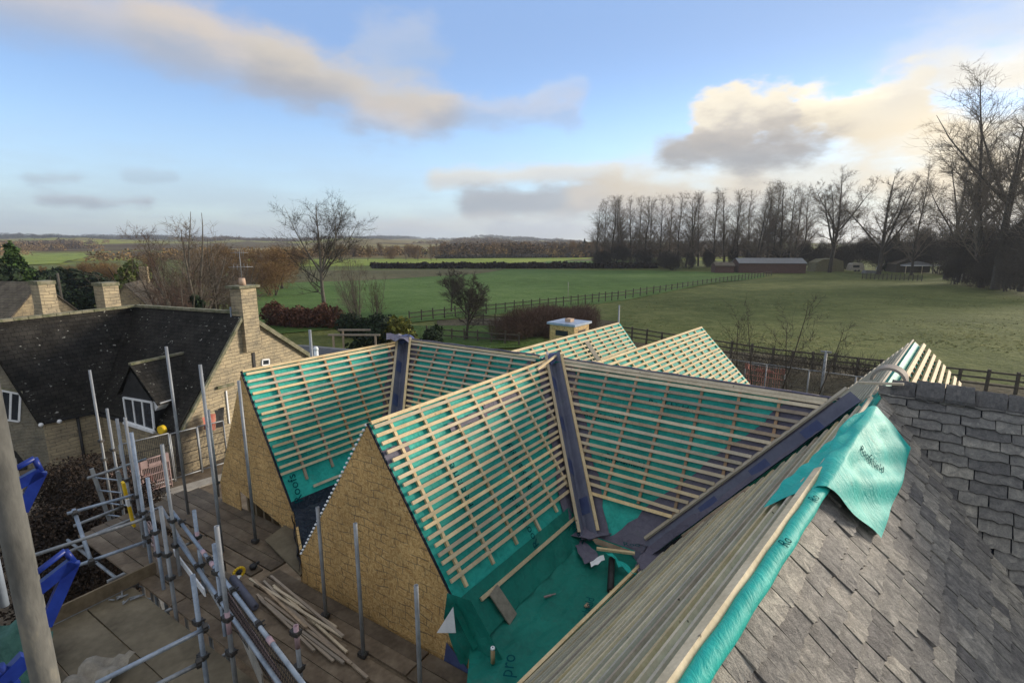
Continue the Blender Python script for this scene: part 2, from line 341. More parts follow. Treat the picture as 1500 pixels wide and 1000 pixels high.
# ------------------------------------------------------------------ world, sun
SUN_E, SUN_ANG, EXPO, HAZE, SKYS = 2.1, 14.0, 1.5, 0.00025, 0.12
SUN_AZ, SUN_EL = 66.0, 12.0
w = bpy.data.worlds.new("World"); SC.world = w; w.use_nodes = True
g = NT(w.node_tree); w.node_tree.nodes.clear()
wo = g.n("OutputWorld"); bg = g.n("Background"); g.l(bg.outputs[0], wo.inputs[0])
sky = g.n("TexSky", sky_type='NISHITA'); sky.sun_disc = False; sky.sun_elevation = math.radians(SUN_EL); sky.sun_rotation = math.radians(SUN_AZ)
sky.altitude = 100; sky.air_density = 1.0; sky.dust_density = .5; sky.ozone_density = 2.0
bg.inputs[1].default_value = SKYS
tc = g.n("TexCoord"); sx = g.n("SeparateXYZ"); g.l(tc.outputs['Generated'], sx.inputs[0])
R2D = 180 / math.pi
AZ = g.math('MULTIPLY', g.math('ARCTAN2', sx.outputs[0], sx.outputs[1]), R2D)
EL = g.math('MULTIPLY', g.math('ARCSINE', sx.outputs[2]), R2D)
pc = g.n("CombineXYZ"); g.l(AZ, pc.inputs[0]); g.l(EL, pc.inputs[1]); PV = pc.outputs[0]
def azel(px, py):
    d = ray(px, py); return math.degrees(math.atan2(d[0], d[1])), math.degrees(math.atan2(d[2], math.hypot(d[0], d[1])))
nA = g.n("TexNoise", i={'Scale': .19, 'Detail': 9.0, 'Roughness': .60}); g.l(g.scalevec(PV, (.6, 1.3, 1)), nA.inputs[0])
nB = g.noise(g.scalevec(PV, (.25, 1.2, 1)), .32, 6, .6)
colr = sky.outputs[0]
# thin veil of high cloud, thicker to the sun's side and low down
SKYK = 1.0 / (SKYS * 2 ** EXPO)
def capsule(colr, a, b, wd, op, lit, dark, amp=1.0, soft=.75, both=False):
    (ax, ay), (bx, by) = azel(*a), azel(*b)
    sub = g.n("VectorMath", operation='SUBTRACT'); g.l(PV, sub.inputs[0]); sub.inputs[1].default_value = (ax, ay, 0)
    ba = V(bx - ax, by - ay, 0); L2 = max(ba @ ba, 1e-4)
    dt = g.n("VectorMath", operation='DOT_PRODUCT'); g.l(sub.outputs[0], dt.inputs[0]); dt.inputs[1].default_value = tuple(ba / L2)
    h = g.math('MINIMUM', g.math('MAXIMUM', dt.outputs['Value'], 0.0), 1.0)
    sc = g.n("VectorMath", operation='SCALE'); sc.inputs[0].default_value = tuple(ba); g.l(h, sc.inputs['Scale'])
    df = g.n("VectorMath", operation='SUBTRACT'); g.l(sub.outputs[0], df.inputs[0]); g.l(sc.outputs[0], df.inputs[1])
    ln = g.n("VectorMath", operation='LENGTH'); g.l(df.outputs[0], ln.inputs[0])
    sy = g.n("SeparateXYZ"); g.l(df.outputs[0], sy.inputs[0])
    nn = g.math('MULTIPLY', g.math('SUBTRACT', nA.outputs[0], .5), amp * wd * 2.2)
    mask = g.math('MULTIPLY', g.sstep(g.math('ADD', ln.outputs['Value'], nn), wd, wd * (1 - soft)), op)
    t = g.sstep(g.math('ADD', sy.outputs[1], nn), -wd * .55, wd * .6)
    return g.mix(mask, colr, g.mix(t, dark, lit))
CL = lambda r, gg, b: (r * SKYK, gg * SKYK, b * SKYK)

# clouds (direction-space masks in the world)
CREAM, WARM, GREY, GREYB = CL(.92, .83, .66), CL(.80, .68, .55), CL(.36, .38, .44), CL(.42, .48, .60)
colr = g.mix(1.0, colr, (.86, .95, 1.12), 'MULTIPLY')
colr = g.mix(g.math('MULTIPLY', g.sstep(AZ, 25, 70), g.math('MULTIPLY', g.sstep(nB, .3, .7), .6)), colr, CL(.55, .62, .74))
colr = g.mix(g.math('MULTIPLY', g.sstep(EL, 1, 22), .85), colr, CL(.285, .455, .79))
colr = g.mix(g.math('MULTIPLY', g.math('MULTIPLY', g.sstep(AZ, 5, 50), g.sstep(EL, 4, 24)), .45), colr, CL(.44, .55, .76))
colr = g.mix(g.math('MULTIPLY', g.sstep(EL, 15, 1), g.math('ADD', .55, g.math('MULTIPLY', g.sstep(nB, .3, .65), .3))), colr, CL(.50, .62, .74))
colr = g.mix(g.math('MULTIPLY', g.math('MULTIPLY', g.sstep(AZ, 0, 45), g.sstep(EL, 12, 2)), .6), colr, CL(.72, .64, .50))
capsules = [
 ((-60, -25), (300, 65), 4.6, .75, WARM, GREYB, .6, .95), ((240, 48), (430, 110), 4.2, .9, WARM, GREYB, .7, .9),
 ((400, 95), (640, 165), 3.9, .95, CL(.74, .66, .55), CL(.40, .42, .48), .7, .9), ((540, 165), (600, 185), 3.6, .7, WARM, GREYB, 1.2, .9),
 ((640, 160), (830, 165), 2.4, .5, WARM, GREYB, 1.4, .95), ((560, 85), (610, 55), 4.0, .45, CL(.70, .70, .72), CL(.5, .58, .7), 1.3, .98),
 ((60, 293), (215, 297), .9, .75, CL(.50, .55, .62), CL(.35, .40, .47), 2.0, .9), ((50, 262), (110, 262), 1.0, .55, CL(.5, .58, .66), CL(.40, .48, .58), 2.0, .95),
 ((190, 258), (250, 258), .8, .35, CL(.5, .58, .66), CL(.38, .45, .54), 1.0, .9),
 ((640, 262), (900, 250), 1.5, .8, CL(.88, .82, .70), CL(.70, .68, .64), 1.0, .9),
 ((690, 298), (1000, 290), 2.4, .9, CL(.40, .42, .46), CL(.30, .34, .40), 1.0, .7), ((850, 300), (1100, 285), 3.0, .8, CL(.80, .70, .56), CL(.45, .44, .44), 1.0, .9),
 ((560, 335), (820, 325), 2.0, .55, CL(.72, .68, .62), CL(.42, .46, .54), 1.1, .9), ((720, 345), (1000, 335), 1.4, .6, CL(.42, .46, .54), CL(.38, .43, .52), 1.1, .9),
 ((930, 268), (1500, 250), 4.6, .7, CREAM, CL(.70, .60, .45), 1.0, .98),
 ((1190, 165), (1320, 152), 2.9, 1.0, CL(1.15, 1.03, .80), CL(.80, .71, .55), 1.5, .5), ((1045, 190), (1130, 168), 2.9, 1.0, CL(1.05, .95, .76), CL(.58, .54, .50), 1.5, .5),
 ((1250, 195), (1420, 215), 3.8, .75, CL(1.1, .98, .75), CL(.85, .74, .56), 1.2, .9), ((1400, 115), (1600, 95), 3.6, .8, CL(1.25, 1.12, .86), CL(.95, .85, .66), 1.3, .9),
 ((985, 226), (1170, 218), 2.7, .95, CL(.52, .48, .44), CL(.33, .34, .36), 1.2, .9), ((1130, 195), (1200, 205), 2.6, .8, CL(.60, .54, .46), CL(.36, .35, .35), 1.3, .9),
 ((1330, 110), (1520, 20), 4.5, .45, CL(.9, .88, .82), CL(.7, .7, .7), 1.3, .98), ((780, 145), (850, 125), 1.3, .35, CL(.8, .8, .8), CL(.6, .65, .75), 1.5, .98),
 ((1420, 260), (1700, 250), 9.0, .8, CL(1.2, 1.0, .68), CL(1.0, .82, .55), 1.0, .98),
]
for c in capsules: colr = capsule(colr, *c)
behind = g.math('MAXIMUM', g.sstep(EL, 30, 48), g.math('MULTIPLY', g.sstep(g.math('ABSOLUTE', AZ), 75, 115), g.sstep(EL, 0, 8)))  # bright cloud cover added overhead and behind camera, unseen, as fill light
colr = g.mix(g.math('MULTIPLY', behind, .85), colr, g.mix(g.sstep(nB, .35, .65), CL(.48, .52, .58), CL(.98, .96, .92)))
colr = g.mix(g.sstep(EL, -.5, -4), colr, CL(.10, .10, .08))
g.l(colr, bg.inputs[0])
sl = bpy.data.lights.new("sun", 'SUN'); so = bpy.data.objects.new("sun", sl); COL.objects.link(so)
sl.energy = SUN_E; sl.angle = math.radians(SUN_ANG); sl.color = (1.0, .87, .70)
sd = az(SUN_AZ) * math.cos(math.radians(SUN_EL)) + UP * math.sin(math.radians(SUN_EL))
so.rotation_euler = Vector(-sd).to_track_quat('-Z', 'Y').to_euler(); so.location = (60, 30, 40)
SC.view_settings.view_transform = 'Standard'; SC.view_settings.look = 'None'; SC.view_settings.exposure = EXPO; SC.view_settings.gamma = 1
SC.cycles.use_denoising = True
# ------------------------------------------------------------------ roof planes
class Plane:
    """roof slope: local x along the ridge, y down the slope, polygon with a ridge edge and an eave edge"""
    def __init__(s, a, b, c, d, ref=None):
        s.o = V(*a); s.ex = nrm(V(*b) - s.o); m = (V(*c) + V(*d)) / 2 - s.o if ref is None else V(*ref) - s.o
        n = nrm(np.cross(s.ex, m)); n = n if n[2] > 0 else -n
        s.n = n; s.ey = np.cross(n, s.ex); s.ey = s.ey if s.ey @ m > 0 else -s.ey
        s.q = [s.to(p) for p in (a, b, c, d)]
    def to(s, p): r = V(*p) - s.o; return (r @ s.ex, r @ s.ey)
    def at(s, x, y, h=0.0): return s.o + s.ex * x + s.ey * y + s.n * h
    @property
    def H(s): return (s.q[2][1] + s.q[3][1]) / 2
    def xr(s, y):                         # x range at slope distance y
        (ax, ay), (bx, by), (cx, cy), (dx, dy) = s.q
        t0 = (y - ay) / (dy - ay); t1 = (y - by) / (cy - by)
        return ax + (dx - ax) * t0, bx + (cx - bx) * t1
    def yr(s, x, n=60):
        ys = [s.H * k / n for k in range(n + 1)]; ok = [y for y in ys if s.xr(y)[0] - 1e-6 <= x <= s.xr(y)[1] + 1e-6]
        return (ok[0], ok[-1]) if ok else None
    def px(s, px, py, h=0.0): return onp(px, py, s.o + s.n * h, s.n)
    def sheet(s, nx=40, ny=30, h=0.0, amp=.012, y0=0.0, y1=None, x_in=0.0, seed=0, sag=None):
        y1 = s.H if y1 is None else y1; r = np.random.default_rng(seed); ph = r.uniform(0, 6, 8); P = []
        for j in range(ny + 1):
            y = y0 + (y1 - y0) * j / ny; a, b = s.xr(y); row = []
            for i in range(nx + 1):
                x = a + x_in + (b - a - 2 * x_in) * i / nx
                w = math.sin(x * 9 + ph[0] + math.sin(y * 4 + ph[1])) * .4 + math.sin(x * 3.1 + y * 5.3 + ph[2]) * .35 + math.sin(y * 13 + x * 2 + ph[3]) * .25
                z = h + amp * w
                if sag: z -= sag[1] * math.sin(math.pi * ((x - sag[2]) / sag[0] % 1)) ** 2
                row.append(s.at(x, y, z))
            P.append(row)
        return P
H = CAMZ - 2.4; EV = CAMZ - 4.92; DK = CAMZ - 5.46          # ridge, eave, scaffold deck
A1, R1 = atz(353.4, 543.3, H), atz(592, 498, H)
A2, R2 = atz(538.6, 619.8, H), atz(808, 526, H)
P3 = atz(1256, 593, H)
H3 = CAMZ - 2.22
W3n, W3m, W3f = atz(1018, 976, H3), atz(1191, 721, H3), atz(1341, 500, H3)
D3 = nrm(W3f - W3n); W3n = W3n - D3 * 2.2
D2 = az(122); GN = np.cross(D2, UP)                          # gable wall direction and outward side
GN = GN if GN @ (CAM - A2) > 0 else -GN
e2 = onp(656, 861, A2, GN); E2 = A2 + (e2 - A2) * ((A2[2] - EV) / (A2[2] - e2[2]))
V2 = atz(858, 784, EV)
e1 = onp(426, 737, A1, GN); E1 = A1 + (e1 - A1) * ((A1[2] - EV) / (A1[2] - e1[2]))
V1 = R1 + (V2 - R2)
V3 = atz(955, 815, EV)
W3c = W3m + D3 * ((P3 - W3m) @ D3)                           # ridge point abreast of the valley head
En, Ef = atz(816, 982, EV), atz(925, 866, EV); eD = nrm(Ef - En)
nb = thing("new_house", "unfinished house with green membrane roofs under rows of pale battens and particle board gables", "house", (0.5, 6.5, 0))
def batten_rows(pl, part, ys, mats, w=.050, t=.028, lift=.045, inset=(0, 0), single=True, jit=.03, old=None):
    mb = MB()
    for k, y in enumerate(ys):
        a, b = pl.xr(y); a += inset[0] + random.uniform(-jit, jit); b -= inset[1] + random.uniform(-jit, jit) * .6
        if b - a < .1: continue
        dy = random.uniform(-.010, .010)
        m = (MB() if single else mb)
        p, q = pl.at(a, y + dy, lift + t / 2), pl.at(b, y - dy + random.uniform(-.014, .014), lift + t / 2)
        m.bar(p, q, w, t, pl.n)
        if single: m.build("batten", M[old(k)] if old else M[mats], part)
    if not single: tag(mb.build("batten_rows", M[mats], part), kind="stuff")
def counters(pl, part, xs, mat, y1=None, w=.045, t=.040, lift=.004):
    for x in xs:
        r = pl.yr(x)
        if not r or r[1] - r[0] < .15: continue
        b = r[1] if r[1] > pl.H * .97 else r[1] - .38
        if y1 is not None: b = min(y1 + random.uniform(-.03, .06), b)
        if b - r[0] < .2: continue
        MB().bar(pl.at(x, r[0] + .02, lift + t / 2), pl.at(x, b, lift + t / 2), w, t, pl.n).build("counter_batten", M[mat], part)
def lettering(txt, o, ex, ey, size, part, mat='print', h=None):
    cu = bpy.data.curves.new("t", 'FONT'); cu.body = txt; cu.size = size; cu.align_x = 'CENTER'; cu.align_y = 'CENTER'; cu.resolution_u = 2
    ob = bpy.data.objects.new("t", cu); me = bpy.data.meshes.new_from_object(ob); bpy.data.objects.remove(ob)
    ex = nrm(V(*ex)); ey = nrm(V(*ey) - ex * (V(*ey) @ ex)); ey = ey if np.cross(ex, ey)[2] > 0 else -ey
    vs = [V(*o) + ex * v.co.x + ey * v.co.y for v in me.vertices]; fs = [tuple(p.vertices) for p in me.polygons]
    return MB().add(vs, fs).build("printed_lettering", M[mat], part)
g0 = .124
# wing 2, the near gable's right slope
p2 = Plane(A2, R2, V2, E2)
s2 = MB().grid(p2.sheet(110, 90, -.004, .011, seed=2, sag=(.58, .026, .32))).build("roof_slope", M['green'], nb)
ys2 = [.02] + [.10 + g0 * k for k in range(19)]
batten_rows(p2, s2, ys2, 'wood', inset=(.02, .29), old=lambda k: 'wood_red' if k in (4, 5) and False else ('wood'))
counters(p2, s2, [.32 + .58 * k for k in range(8)], 'wood', y1=2.52)
# wing 1, the far gable's right slope
p1 = Plane(A1, R1, V1, E1, E1); V1 = p1.at(*p1.q[2])
s1 = MB().grid(p1.sheet(90, 70, -.004, .011, seed=3, sag=(.58, .026, .55))).build("roof_slope", M['green'], nb)
ys1 = [.02] + [.10 + g0 * 1.08 * k for k in range(16)]
batten_rows(p1, s1, ys1, 'wood', inset=(.02, .29), old=lambda k: 'wood_grey' if k in (2, 3, 5) else 'wood')
counters(p1, s1, [.55 + .58 * k for k in range(7)], 'wood_red', y1=2.35)
# main ridge, slope between the two valleys on the far side
V2l = R2 + (V2 - R2) - 2 * nrm(np.cross(UP, R2 - A2)) * ((V2 - R2) @ nrm(np.cross(UP, R2 - A2)))
pm1 = Plane(R1, R2, V2l, V1)
sm1 = MB().grid(pm1.sheet(40, 30, 0, .006, seed=4, sag=(.55, .015, .3))).build("roof_slope", M['green'], nb)
batten_rows(pm1, sm1, [.02] + [.10 + g0 * 1.02 * k for k in range(15)], 'wood', inset=(.27, .25), old=lambda k: 'wood' if k in (9, 10, 11, 12, 13, 0) else ('wood_grey' if k % 3 else 'wood_old'))
counters(pm1, sm1, [.62 + .52 * k for k in range(7)], 'wood_red', y1=2.2)
# main ridge, the near slope between the two blue valleys
pm2 = Plane(R2, P3, V3, V2)
sm2 = MB().grid(pm2.sheet(100, 80, -.004, .011, seed=5, sag=(.60, .024, .72))).build("roof_slope", M['green'], nb)
batten_rows(pm2, sm2, [.02, .085] + [.17 + g0 * 1.12 * k for k in range(17)], 'wood', w=.055, inset=(.28, .36),
            old=lambda k: 'wood_old' if k in (3, 4, 5, 6, 8) else ('wood_grey' if k in (0, 1, 2, 7, 9, 10, 11) else 'wood'))
counters(pm2, sm2, [.72 + .60 * k for k in range(7)], 'wood_red', y1=2.35)
# wing 3, left slope: near part up to the valley, far part beyond the main ridge
eA = W3n - D3 * 0 + (En - (W3n + D3 * ((En - W3n) @ D3)))
p3 = Plane(W3n, W3c + D3 * 1.0, V3 + D3 * .15, eA)
s3 = MB().grid(p3.sheet(60, 30, 0, .004, seed=6)).build("roof_slope", M['green'], nb)
hy = p3.H; rows3 = 22
_a, _b = p3.to(V3), p3.to(P3); XT = _a[0] + (_b[0] - _a[0]) * _a[1] / (_a[1] - _b[1]); p3b = Plane(W3n, W3n + D3 * XT, V3, eA); WT = W3n + D3 * XT
def old3(k): return ['wood_grey', 'wood_grey', 'wood_grey', 'wood', 'wood_grey', 'wood_old', 'wood_grey', 'wood_grey', 'wood_grey', 'wood'][k % 10]
ys3 = [.07 + (hy - .12) * (k / (rows3 - 1)) for k in range(rows3)]
batten_rows(p3b, s3, ys3, 'wood_grey', w=.050, t=.036, lift=.03, inset=(0, .24), old=old3, jit=.004)
pf = lambda d: d
e3off = (En - (W3n + D3 * ((En - W3n) @ D3)))
k3 = .75
p3f = Plane(WT - D3 * .05, W3f, W3f + e3off * k3, WT - D3 * .05 + e3off * k3 + D3 * .5)
s3f = MB().grid(p3f.sheet(20, 20, 0, .004, seed=7)).build("roof_slope", M['green'], nb)
batten_rows(p3f, s3f, [.02 + .125 * k for k in range(17)], 'wood_grey', lift=.04, single=False)
# valley liners
def valley(top, bot, wd, n1, n2, ext=.12, seed=0, ribs=True, rext=(.15, .15), up=.085):
    d = nrm(bot - top); n = nrm(n1 + n2); side = nrm(np.cross(d, n)); a = top - d * .08; b = bot + d * ext
    s1_ = nrm(np.cross(n1, d)); s1_ = s1_ if s1_ @ side > 0 else -s1_
    s2_ = nrm(np.cross(n2, d)); s2_ = -s2_ if s2_ @ side > 0 else s2_
    # the plane whose in-plane normal to the valley points to +side is the right plane
    L = np.linalg.norm(b - a); P = []
    N = 26
    for j in range(N + 1):
        c = a + (b - a) * j / N; row = []
        for i in range(9):
            t = (i - 4) / 4; w2 = wd / 2 * abs(t)
            base = (s_hi(n1, n2, d, side)[0] if t > 0 else s_hi(n1, n2, d, side)[1]) * w2
            lift = up * min(1, abs(t) * 1.6) ** 1.3 + .012 + .004 * math.sin(j * 1.7 + i + seed)
            row.append(c + base + n * lift)
        P.append(row)
    v = MB().grid(P).build("valley_liner", M['blue'], nb)
    for j0 in (3, 9, 15, 20):
        jj = j0 + seed % 3
        if jj + 2 > N: continue
        MB().grid([[P[j][i] + n * .006 for i in range(1 + (j0 % 2) * 3, 5 + (j0 % 2) * 3)] for j in range(jj, jj + 3)]).build("blue_tape", M['bright_blue'], v)
    if ribs:
        hi = s_hi(n1, n2, d, side)
        for k in (0, 1):
            u = hi[k] * (wd / 2 + .02)
            MB().bar(a + d * .1 + u + n * .098, b - d * rext[k] + u + n * .098, .052, .034, (n1, n2)[0] if False else n).build("valley_batten", M['wood'], v)
    return v
def s_hi(n1, n2, d, side):
    # in-plane directions away from the valley line: on the +side plane and the -side plane
    r = []
    for sgn in (1, -1):
        best = None
        for n_ in (n1, n2):
            q = nrm(np.cross(n_, d)); q = q if q @ side * sgn > 0 else -q
            if best is None or q[2] > best[2]: best = q
        r.append(best)
    return r
valley(R2, V2, .36, p2.n, pm2.n, ext=.10, seed=1, rext=(.12, .12))
valley(R1, V1, .34, p1.n, pm1.n, ext=.1, seed=2)
v3 = valley(P3, V3, .36, pm2.n, p3.n, ext=.25, seed=4, ribs=False, up=.035)
d_ = nrm(V3 - P3); hi_ = s_hi(pm2.n, p3.n, d_, nrm(np.cross(d_, nrm(pm2.n + p3.n))))
u_ = max(hi_, key=lambda q: q @ pm2.ex * -1) * .20
MB().bar(P3 + u_ + UP * .12, V3 + u_ + UP * .12, .06, .036, nrm(pm2.n + p3.n)).build("valley_batten", M['wood_grey'], v3)
# slate-grey underlay strips beside the valleys
def strip(pl, left, wd, part, y0=.02, y1=None, ex=0.0, seed=0, h=.010):
    r = np.random.default_rng(seed); y1 = pl.H - .02 if y1 is None else y1; P = []
    for j in range(25):
        y = y0 + (y1 - y0) * j / 24; a, b = pl.xr(y); ww = wd + r.uniform(-.02, .02) + (.05 if j % 8 < 4 else 0)
        xs = (a + ex, a + ex + ww) if left else (b - ex - ww, b - ex)
        P.append([pl.at(xs[0] + (xs[1] - xs[0]) * i / 5, y, h + .004 * math.sin(i * 2 + j)) for i in range(6)])
    return MB().grid(P).build("grey_underlay", M['purple'], part)
strip(p2, False, .50, s2, seed=1); strip(pm2, True, .46, sm2, seed=2); strip(pm2, False, .78, sm2, seed=3); strip(p1, False, .42, s1, seed=4); strip(pm1, True, .40, sm1, seed=5); strip(pm1, False, .4, sm1, seed=6)
def lap(pl, part, x0, x1, y0, y1, seed):
    r = np.random.default_rng(seed)
    MB().grid([[pl.at(x0 + (x1 - x0) * i / 10, y0 + (y1 - y0) * j / 4 + r.uniform(-.01, .01), .009) for i in range(11)] for j in range(5)]).build("grey_underlay", M['purple'], part)
lap(p2, s2, .02, .45, .42, .62, 1); lap(p2, s2, 1.3, 2.2, .42, .56, 2); lap(p2, s2, 2.2, 3.3, .30, .52, 3)
# printed lettering on the membranes
LT = "Roofshield"
lettering("Roofs", p1.at(.28, 2.45, .03), -p1.ey, p1.ex, .24, s1)
lettering(LT, p2.at(1.0, 1.25, .012), -p2.ey, p2.ex, .2, s2); lettering(LT, p2.at(2.35, 1.55, .012), -p2.ey, p2.ex, .2, s2); lettering(LT, p2.at(1.85, 2.3, .016), -p2.ey, p2.ex, .2, s2)
lettering(LT, pm2.at(1.45, 1.0, .016), pm2.ex, -pm2.ey, .17, sm2); lettering(LT, pm2.at(2.1, 1.7, .016), pm2.ex, -pm2.ey, .17, sm2); lettering(LT, pm2.at(2.6, .55, .016), pm2.ex, -pm2.ey, .17, sm2); lettering(LT, pm1.at(2.2, 1.1, .016), pm1.ex, -pm1.ey, .18, sm1)
# sheet-covered gutter floor between wing 2 and wing 3
front = E2 + GN * .02
fr = E2 + D2 * 2.2 + GN * .02
b0 = E2; b3 = eA
gP = []
for j in range(41):
    t = j / 40; a = E2 + (V2 - E2) * t; b = En + (Ef - En) * ((t * 1.9) - .75) if True else None
    q = V3 - D3 * 0; b = (En - eD * 1.6) + (V3 - (En - eD * 1.6)) * t
    row = []
    for i in range(25):
        s = i / 24; p = a + (b - a) * s
        dip = -.10 * min(1, s / .18) ** .8 if s < .9 else -.10 * (1 - s) / .1
        p = p + UP * (dip + .015 * math.sin(i * 1.1 + j * .6) * math.sin(j * .35 + i * .2) + .008 * math.sin(i * 2.3 - j * .9)); row.append(p + UP * .006)
    gP.append(row)
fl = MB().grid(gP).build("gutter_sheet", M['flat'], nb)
# fillet of brighter green below the slope, lifting off the floor
sk = []
for j in range(5):
    y = p2.H - .50 + .58 * j / 4; sk.append([p2.at(-.02 + (p2.xr(min(y, p2.H))[1] + .02) * i / 30, y, .014 + (.05 * (j / 4) ** 2) + .012 * math.sin(i * 1.3 + j)) for i in range(31)])
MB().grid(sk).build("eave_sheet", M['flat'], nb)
eb = MB().bar(p2.at(.42, p2.H - .32, .05), p2.at(3.05, p2.H - .30, .045), .05, .03, p2.n).build("eave_batten", M['wood'], nb)
MB().bar(p3.at(1.1, hy - .0, .05) , V3 - D3 * .35 + UP * .05, .045, .035, UP).build("eave_batten", M['wood'], nb)
lettering("hield", p2.at(2.75, p2.H - .08, .12), -p2.ey, p2.ex, .24, nb)
lettering("A pro", atz(742, 985, EV - .02), V(.15, 1, 0), V(-1, .15, 0), .24, nb); lettering("shield", atz(862, 888, EV - .03), V(.35, 1, 0), V(-1, .35, 0), .17, nb); lettering("Roo", atz(925, 797, EV + .13), V(1, -.1, 0), V(.1, 1, 0.0), .16, nb)
# torn grey underlay at the valley feet
def patch(pts, z, mat, name, lift=.02, seed=0):
    r = np.random.default_rng(seed); c = [atz(px, py, z) for px, py in pts]; m = sum(c) / len(c); o = []
    for k in range(len(c)):
        a, b = c[k], c[(k + 1) % len(c)]
        for q in range(5): o.append(a + (b - a) * q / 5 + (V(*r.uniform(-.018, .018, 2), r.uniform(-.006, .006)) if q else 0))
    mb = MB(); n = len(o)
    rings = [[m + (p - m) * f + UP * (lift + .012 * math.sin(i * .9 + f * 6)) for i, p in enumerate(o)] for f in (.35, .7, 1.0)]
    vs = [m + UP * lift] + [p for r_ in rings for p in r_]
    fs = [(0, 1 + i, 1 + (i + 1) % n) for i in range(n)]
    for k in range(2): fs += [(1 + k * n + i, 1 + (k + 1) * n + i, 1 + (k + 1) * n + (i + 1) % n, 1 + k * n + (i + 1) % n) for i in range(n)]
    return mb.add(vs, fs, True).build(name, M[mat], nb)
patch([(806, 768), (832, 755), (880, 748), (914, 768), (905, 784), (868, 792), (842, 790), (808, 784)], EV + .06, 'purple', "grey_underlay", .05, 1)
patch([(915, 772), (968, 778), (1000, 790), (985, 812), (940, 838), (932, 826), (948, 806), (912, 790)], EV + .08, 'purple', "grey_underlay", .05, 2)
patch([(836, 792), (850, 790), (876, 815), (870, 826), (856, 828)], EV - .04, 'purple', "grey_underlay", .04, 3)
patch([(940, 815), (985, 800), (965, 850), (938, 848), (930, 832)], EV + .0, 'purple', "grey_underlay", .06, 4)
# gable walls of particle board
GB = DK - .5
l2 = onp(470, 755, A2, GN); L2 = A2 + (l2 - A2) * ((A2[2] - EV + .1) / (A2[2] - l2[2]))
pts = [A2, E2 + D2 * .0, E2 - UP * .1 - D2 * .05, V(*E2[:2], GB) - D2 * .05, V(*L2[:2], GB), L2]
pts = [p - UP * .012 for p in pts]
MB().prism(pts, -GN * .02).build("gable_wall", M['osb'], nb)
tr = MB()
for k in range(32):
    c = A2 + (L2 - A2) * (k + .4) / 32; tr.sphere(c + GN * .01 + UP * .005, .024, 7, 5, .8)
tr.build("verge_beading", M['white'], nb)
MB().bar(A2 + GN * .006 + UP * .004, E2 + GN * .006 + UP * .004, .03, .02, GN).build("verge_edge", M['black'], nb)
l1 = onp(335, 640, A1, GN); L1 = A1 + (l1 - A1) * ((A1[2] - (CAMZ - 5.0)) / (A1[2] - l1[2]))
on1 = lambda x, y: onp(x, y, A1, GN)
oL, oR = on1(350, 717), on1(412, 768)
opb = lambda p: V(p[0], p[1], GB)
pts = [A1, E1, V(*E1[:2], GB), opb(oR), oR, oL, opb(oL), V(*L1[:2], GB), L1]
MB().prism([p - UP * .012 for p in pts], -GN * .02).build("gable_wall", M['osb'], nb)
MB().bar(A1 + GN * .004 - UP * .01, E1 + GN * .004 - UP * .01, .03, .03, GN).build("verge_edge", M['black'], nb)
for k in range(5):
    c = oL + (oR - oL) * (.12 + .2 * k); MB().bar(V(c[0], c[1], GB) - GN * .12, V(c[0], c[1], c[2] + .05) - GN * .12, .06, .12, GN).build("stud", M['toe'], nb)
c = (oL + oR) / 2; MB().box(V(c[0], c[1], DK - .2) - GN * .45, D2, GN, UP, (.8, .01, .45)).build("inner_lining", M['ply'], nb)
# dark sheet in the trough between the two gables
tw = []
for j in range(16):
    t = j / 15; a = E1 + (V1 - E1) * (t * 1.0 - .0); b = L2 + (V2l - L2) * t; row = []
    a = a + p1.n * .02; b = b + UP * .05
    for i in range(13):
        s = i / 12; p = a + (b - a) * s; row.append(p - UP * (.22 * math.sin(math.pi * s) + .02 * math.sin(i * 2.2 + j * 1.3)))
    tw.append(row)
MB().grid(tw).build("trough_sheet", M['black'], nb)
up_ = [[p1.at(p1.xr(p1.H - .42)[0] * 1 + (p1.xr(p1.H - .42)[1] - .0) * i / 20, p1.H - .30 + .34 * j / 4, .016 + .008 * math.sin(i * 1.9 + j * 2)) for i in range(21)] for j in range(5)]
MB().grid(up_).build("trough_upstand", M['black'], nb)
MB().bar(p1.at(.62, p1.H - .42, .04), p1.at(2.6, p1.H - .42, .035), .05, .03, p1.n).build("eave_batten", M['wood_grey'], nb)
# front wall below wing 1/2 trough and hidden back slopes
MB().prism([E1 - UP * .15, L2 - UP * .1, V(*L2[:2], GB), V(*E1[:2], GB)], -GN * .05 if True else 0).build("gable_wall", M['osb'], nb)
hang = []
for j in range(6):
    hang.append([E1 * (1 - i / 8) + L2 * (i / 8) + GN * (.03 + .03 * math.sin(i * 2 + j)) - UP * (.04 + .05 * j + .10 * math.sin(math.pi * i / 8)) for i in range(9)])
MB().grid(hang).build("trough_flap", M['black'], nb)
MB().add([A1, R1, R1 + (L1 - A1), L1], [(0, 1, 2, 3)]).build("roof_slope", M['green'], nb)
MB().add([A2, R2, V2l, L2], [(0, 1, 2, 3)]).build("roof_slope", M['green'], nb)
bk = nrm(np.cross(UP, P3 - R1)); bk = bk if bk[1] > 0 else -bk
MB().add([R1, P3 + D3 * .1, P3 + bk * 1.75 - UP * 2.5, R1 + bk * 1.75 - UP * 2.5], [(0, 1, 2, 3)]).build("roof_slope", M['green'], nb)
